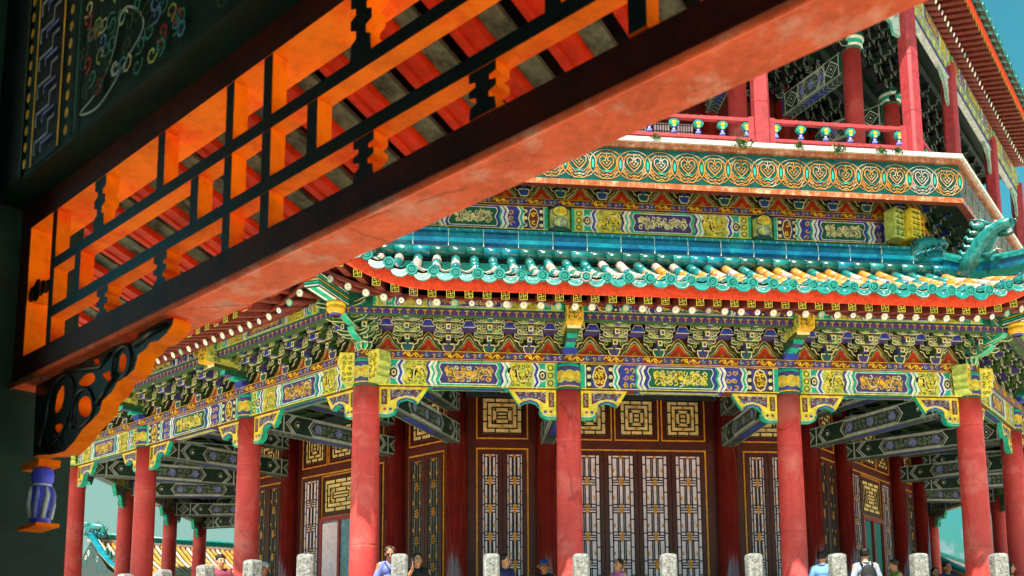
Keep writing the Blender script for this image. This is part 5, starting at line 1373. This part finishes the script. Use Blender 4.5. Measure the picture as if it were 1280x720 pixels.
    # collar
    cl = MB(); cl.tube([(.067 * math.cos(a_), .012 + .064 * math.sin(a_), 1.435 + (.012 if math.sin(a_) > 0 else -.02 * -math.sin(a_))) for a_ in [2 * PI * i / 14 for i in range(15)]], .014, 6, shirt); link('collar', cl.mesh('collar'), o)
    c = MB()
    for x in (-1, 1): cap(c, (x * .09, .01, .93), (x * .10, -.01, .5), .1, .07, pants); cap(c, (x * .10, -.01, .5), (x * .10, .015, .12), .07, .055, pants)
    c.sphere((0, .01, .94), (.17, .128, .1), pants); po = link('trousers', c.mesh('trousers'), o); remesh(po, .016, 1)
    s_ = MB()
    for x in (-1, 1): s_.sphere((x * .10, -.05, .045), (.05, .14, .05), 'cloth_black', 12, 8)
    link('shoes', s_.mesh('shoes'), o)
    # face
    for x in (-1, 1):
        e = MB(); e.sphere(hp(x * .033, -.080, .112), (.013, .006, .0065), 'cloth_white', 10, 6, R3); e.sphere(hp(x * .033, -.085, .112), (.006, .004, .006), 'eye', 8, 6, R3); link('eye', e.mesh('eye'), o)
        e = MB(); e.tube([hp(x * .018, -.088, .134), hp(x * .034, -.088, .139), hp(x * .05, -.078, .134)], .004, 5, hair); link('eyebrow', e.mesh('eyebrow'), o)
    e = MB(); e.sphere(hp(0, -.087, .058), (.022, .007, .0075), 'lip', 10, 6, R3); link('mouth', e.mesh('mouth'), o)
    # hair
    h = MB()
    if hstyle != 'none':
        h.sphere(hp(0, .026, .152), (.086, .095, .094), hair, 18, 12, R3)
        for q in range(26):
            a_ = rng.uniform(0, 2 * PI); el = rng.uniform(.1, 1.2); v_ = Vector((math.cos(a_) * math.cos(el), math.sin(a_) * math.cos(el), math.sin(el)))
            if v_.y < -.45 and v_.z < .7: continue
            h.sphere(hp(v_.x * .082, .022 + v_.y * .088, .155 + v_.z * .09), (.024, .024, .016), hair, 7, 5, R3)
        for x in (-1, 1): h.sphere(hp(x * .074, .02, .115), (.016, .03, .04), hair, 8, 6, R3)
        if hstyle == 'fringe': h.sphere(hp(0, -.045, .192), (.07, .04, .03), hair, 12, 8, R3)
        if hstyle == 'long':
            cap(h, hp(0, .06, .12), hp(0, .09, -.16), .075, .06, hair)
            for x in (-1, 1): cap(h, hp(x * .07, .02, .12), hp(x * .075, .03, -.10), .03, .03, hair)
        if hstyle == 'bun': h.sphere(hp(0, .12, .15), .042, hair, 10, 8, R3)
        ho = link('hair', h.mesh('hair'), o); remesh(ho, .008, 1)
    if hat:
        t_ = MB(); mh, mbim, kind = hat
        if kind == 'bucket':
            prof = [(.155, .135), (.150, .142), (.098, .165), (.1, .175), (.094, .235), (.07, .262), (.03, .272)]
            for i_, m_ in ((0, mbim), (1, mh)):
                pass
            n_ = 22
            ring = [[hp(r_ * math.cos(2 * PI * j / n_), .015 + r_ * 1.08 * math.sin(2 * PI * j / n_), z_) for j in range(n_)] for r_, z_ in prof]
            b0 = len(t_.v); [t_.v.extend(tuple(p_) for p_ in r_) for r_ in ring]
            for i_ in range(len(prof) - 1):
                for j in range(n_): t_.f.append((b0 + i_ * n_ + j, b0 + i_ * n_ + (j + 1) % n_, b0 + (i_ + 1) * n_ + (j + 1) % n_, b0 + (i_ + 1) * n_ + j)); t_.m.append(t_.mi(mbim if i_ < 2 else mh)); t_.sm.append(True)
            t_.f.append(tuple(b0 + (len(prof) - 1) * n_ + j for j in range(n_))); t_.m.append(t_.mi(mh)); t_.sm.append(False)
        else:
            t_.sphere(hp(0, .015, .17), (.09, .102, .085), mh, 18, 12, R3); t_.sphere(hp(0, -.12, .165), (.065, .07, .010), mbim, 14, 6, R3)
        link('hat', t_.mesh('hat'), o)
    if glasses:
        q_ = MB()
        for x in (-1, 1): q_.sphere(hp(x * .034, -.094, .112), (.028, .008, .021), 'eye', 12, 8, R3); q_.tube([hp(x * .058, -.088, .118), hp(x * .078, -.03, .118), hp(x * .08, .02, .112)], .004, 5, 'eye')
        q_.tube([hp(-.01, -.098, .116), hp(.01, -.098, .116)], .004, 5, 'eye'); link('sunglasses', q_.mesh('sunglasses'), o)
    if strap:
        q_ = MB(); q_.tube([(-.11, -.06, 1.42), (-.06, -.115, 1.3), (.05, -.125, 1.12), (.15, -.09, .98), (.17, .03, .95), (.08, .12, 1.1), (-.07, .10, 1.32), (-.11, .02, 1.44), (-.11, -.06, 1.42)], .011, 6, 'cloth_black'); link('strap', q_.mesh('strap'), o)
    if bag and 'pack' in bag:
        q_ = MB(); q_.sphere((0, .17, 1.18), (.15, .085, .22), 'cloth_black', 16, 12); q_.sphere((0, .235, 1.10), (.11, .04, .12), 'cloth_black', 12, 8)
        for x in (-1, 1): q_.tube([(x * .09, .14, 1.38), (x * .105, .05, 1.46), (x * .115, -.06, 1.42), (x * .12, -.11, 1.28), (x * .13, -.06, 1.08), (x * .12, .12, 1.02)], .018, 6, 'cloth_black')
        link('backpack', q_.mesh('backpack'), o)
    if arms == 'raise':
        q_ = MB(); W_ = jo[-1][2]; q_.box(lambda u, v, w: (W_.x + u, W_.y - .05 + w, W_.z + v), -.04, .04, .06, .21, -.006, .006, 'cloth_black')
        ph = link('phone', q_.mesh('phone'), None); ph.parent = None
        ph.matrix_world = Matrix.Translation(pos) @ Matrix.Rotation(math.radians(face + 180), 4, 'Z') @ Matrix.Scale(k, 4)
        tag(ph, 'black phone held up beside the stone post near the left corner column', 'phone')
    return o
def wp(f, s, d):
    v = RZ({'F': 0, 'L': -1, 'R': 1}[f]) @ Vector(P(s if f != 'L' else S - s, d, 0)); return (CEN.x + v.x, CEN.y + v.y, 0)
person('man in dark sunglasses and a lavender polo shirt with a black strap, head raised', wp('F', .47, .5), 1.70, 215, 'cloth_lavender', hair='hair_brown', tan=True, glasses=True, strap=True, turn=-30, nod=-14)
person('person in black lifting a phone behind the stone post right of the left corner column', wp('F', .90, -.3), 1.66, 190, 'cloth_black', arms='raise', turn=10)
person('dark haired person half hidden behind the stone post under the left doors, face turned right', wp('F', 2.46, -.45), 1.66, 215, 'cloth_navy', turn=25)
person('person wearing a blue bucket hat with a tan brim beside the middle left column', wp('F', 3.23, -1.0), 1.58, 170, 'cloth_black', hat=('hat_blue', 'hat_tan', 'bucket'), tan=True, nod=12)
person('dark haired person in a pink top in front of the middle doors', wp('F', 4.68, -1.2), 1.64, 125, 'cloth_pink', hair='hair', hstyle='short', fem=True, nod=10)
person('man in a sky blue shirt seen from behind beside the right middle column', wp('F', 8.18, .2), 1.65, 330, 'cloth_sky', turn=-20)
person('man with a black backpack over a grey shirt, seen from behind', wp('F', 8.95, .3), 1.69, 350, 'cloth_grey', bag='pack', turn=-10)
person('person in a green shirt with a pale face looking up to the left', wp('F', 10.35, -1.3), 1.62, 85, 'cloth_green', hair='hair_brown', turn=0, nod=-14)
person('shorter dark haired woman in shadow left of the right corner column', wp('F', 11.8, -2.4), 1.54, 175, 'cloth_black', hstyle='long', fem=True)
person('dark haired man in shadow under the cloud, just left of the right corner column', wp('F', 11.97, -2.2), 1.65, 180, 'cloth_navy', tan=True)
person('long haired woman looking right beside the last stone post', wp('F', 12.72, -1.2), 1.55, 250, 'cloth_black', hstyle='long', fem=True)
person('man in a pale grey cap and a navy blue shirt behind the left stone post', wp('L', 2.92, .0), 1.66, 150, 'cloth_navy', hat=('hat_grey', 'hat_grey', 'cap'), tan=True, turn=15)
person('black haired person in a plaid red shirt beside the second left column', wp('L', 2.66, 1.1), 1.72, 195, 'cloth_plaid', hstyle='fringe', turn=20)

# ============================================================ camera, sun, sky
CAMP = Vector((1.5458, -15.733, .1263)); yaw, pitch, roll = -.1186, .1265, -.0121
f_ = Vector((-math.sin(yaw) * math.cos(pitch), math.cos(yaw) * math.cos(pitch), math.sin(pitch))); r_ = Vector((math.cos(yaw), math.sin(yaw), 0)); u_ = r_.cross(f_)
r2 = r_ * math.cos(roll) + u_ * math.sin(roll); u2 = -r_ * math.sin(roll) + u_ * math.cos(roll)
cam = bpy.data.cameras.new('camera'); co = bpy.data.objects.new('camera', cam); COL.objects.link(co)
co.matrix_world = Matrix(((r2.x, u2.x, -f_.x, CAMP.x), (r2.y, u2.y, -f_.y, CAMP.y), (r2.z, u2.z, -f_.z, CAMP.z), (0, 0, 0, 1)))
cam.sensor_fit = 'HORIZONTAL'; cam.sensor_width = 36; cam.lens = 36 * 1.120 / 1.280; cam.shift_x = -59.9 / 1280; cam.shift_y = 295.2 / 1280
cam.clip_start = .05; cam.clip_end = 4000
cam.dof.use_dof = True; cam.dof.focus_distance = 16; cam.dof.aperture_fstop = 5.6
sc.camera = co
CLOUD = (.515, .853, .08)
EL, AZ = 62, 205      # sun elevation; compass direction it stands in, clockwise from +Y
sd = Vector((math.sin(math.radians(AZ)) * math.cos(math.radians(EL)), math.cos(math.radians(AZ)) * math.cos(math.radians(EL)), math.sin(math.radians(EL))))
sun = bpy.data.lights.new('sun', 'SUN'); sun.energy = 4.6; sun.angle = math.radians(.6); sun.color = (1, .90, .78)
so_ = bpy.data.objects.new('sun', sun); COL.objects.link(so_); so_.rotation_euler = sd.to_track_quat('Z', 'Y').to_euler()
w = bpy.data.worlds.new('World'); sc.world = w; w.use_nodes = True; nt = w.node_tree; N = nt.nodes; L = nt.links
bg = N['Background']; sky = N.new('ShaderNodeTexSky'); sky.sky_type = 'NISHITA'; sky.sun_disc = False
sky.sun_elevation = math.radians(EL); sky.sun_rotation = math.radians(AZ); sky.dust_density = 1.5; sky.ozone_density = 1
tint = N.new('ShaderNodeMix'); tint.data_type = 'RGBA'; tint.blend_type = 'MULTIPLY'; tint.inputs['Factor'].default_value = 1; tint.inputs['B'].default_value = (.16, .54, .42, 1)
L.new(sky.outputs[0], tint.inputs['A'])
tc = N.new('ShaderNodeTexCoord')
def vdot(v):
    d = N.new('ShaderNodeVectorMath'); d.operation = 'DOT_PRODUCT'; d.inputs[1].default_value = Vector(v).normalized(); L.new(tc.outputs['Generated'], d.inputs[0]); return d.outputs['Value']
def mrange(o, a0, a1, b0=0, b1=1, smooth=True):
    m = N.new('ShaderNodeMapRange'); m.inputs['From Min'].default_value = a0; m.inputs['From Max'].default_value = a1; m.inputs['To Min'].default_value = b0; m.inputs['To Max'].default_value = b1
    if smooth: m.interpolation_type = 'SMOOTHSTEP'
    L.new(o, m.inputs['Value']); return m.outputs[0]
def mth(op, x, y):
    m = N.new('ShaderNodeMath'); m.operation = op
    for k, q in enumerate((x, y)):
        if hasattr(q, 'links') or not isinstance(q, (int, float)): L.new(q, m.inputs[k])
        else: m.inputs[k].default_value = q
    return m.outputs[0]
nz = N.new('ShaderNodeTexNoise'); nz.inputs['Scale'].default_value = 13; nz.inputs['Detail'].default_value = 9; nz.inputs['Roughness'].default_value = .6; L.new(tc.outputs['Generated'], nz.inputs['Vector'])
haze = mrange(vdot((-.50, .85, .06)), .80, .97, 0, .85)
cloud = mrange(mth('ADD', vdot(CLOUD), mth('MULTIPLY', nz.outputs['Fac'], .035)), 1.0138, 1.0168, 0, .8)
sx = N.new('ShaderNodeSeparateXYZ'); L.new(tc.outputs['Generated'], sx.inputs[0]); low = mrange(sx.outputs['Z'], 0, .42, .36, 1)
tl = N.new('ShaderNodeMix'); tl.data_type = 'RGBA'; tl.blend_type = 'MULTIPLY'; tl.inputs['Factor'].default_value = 1; L.new(tint.outputs['Result'], tl.inputs['A']); L.new(low, tl.inputs['B'])
cm0 = N.new('ShaderNodeMix'); cm0.data_type = 'RGBA'; L.new(haze, cm0.inputs['Factor']); L.new(tl.outputs['Result'], cm0.inputs['A']); cm0.inputs['B'].default_value = (.86, 1.42, 1.22, 1)
cm = N.new('ShaderNodeMix'); cm.data_type = 'RGBA'; L.new(cloud, cm.inputs['Factor']); L.new(cm0.outputs['Result'], cm.inputs['A']); cm.inputs['B'].default_value = (1.15, 1.5, 1.5, 1)
L.new(cm.outputs['Result'], bg.inputs['Color']); bg.inputs['Strength'].default_value = .15
vs = sc.view_settings; vs.view_transform = 'Standard'; vs.look = 'None'; vs.exposure = 1.5; vs.gamma = 1
sc.cycles.max_bounces = 8; sc.cycles.diffuse_bounces = 4; sc.cycles.use_denoising = True
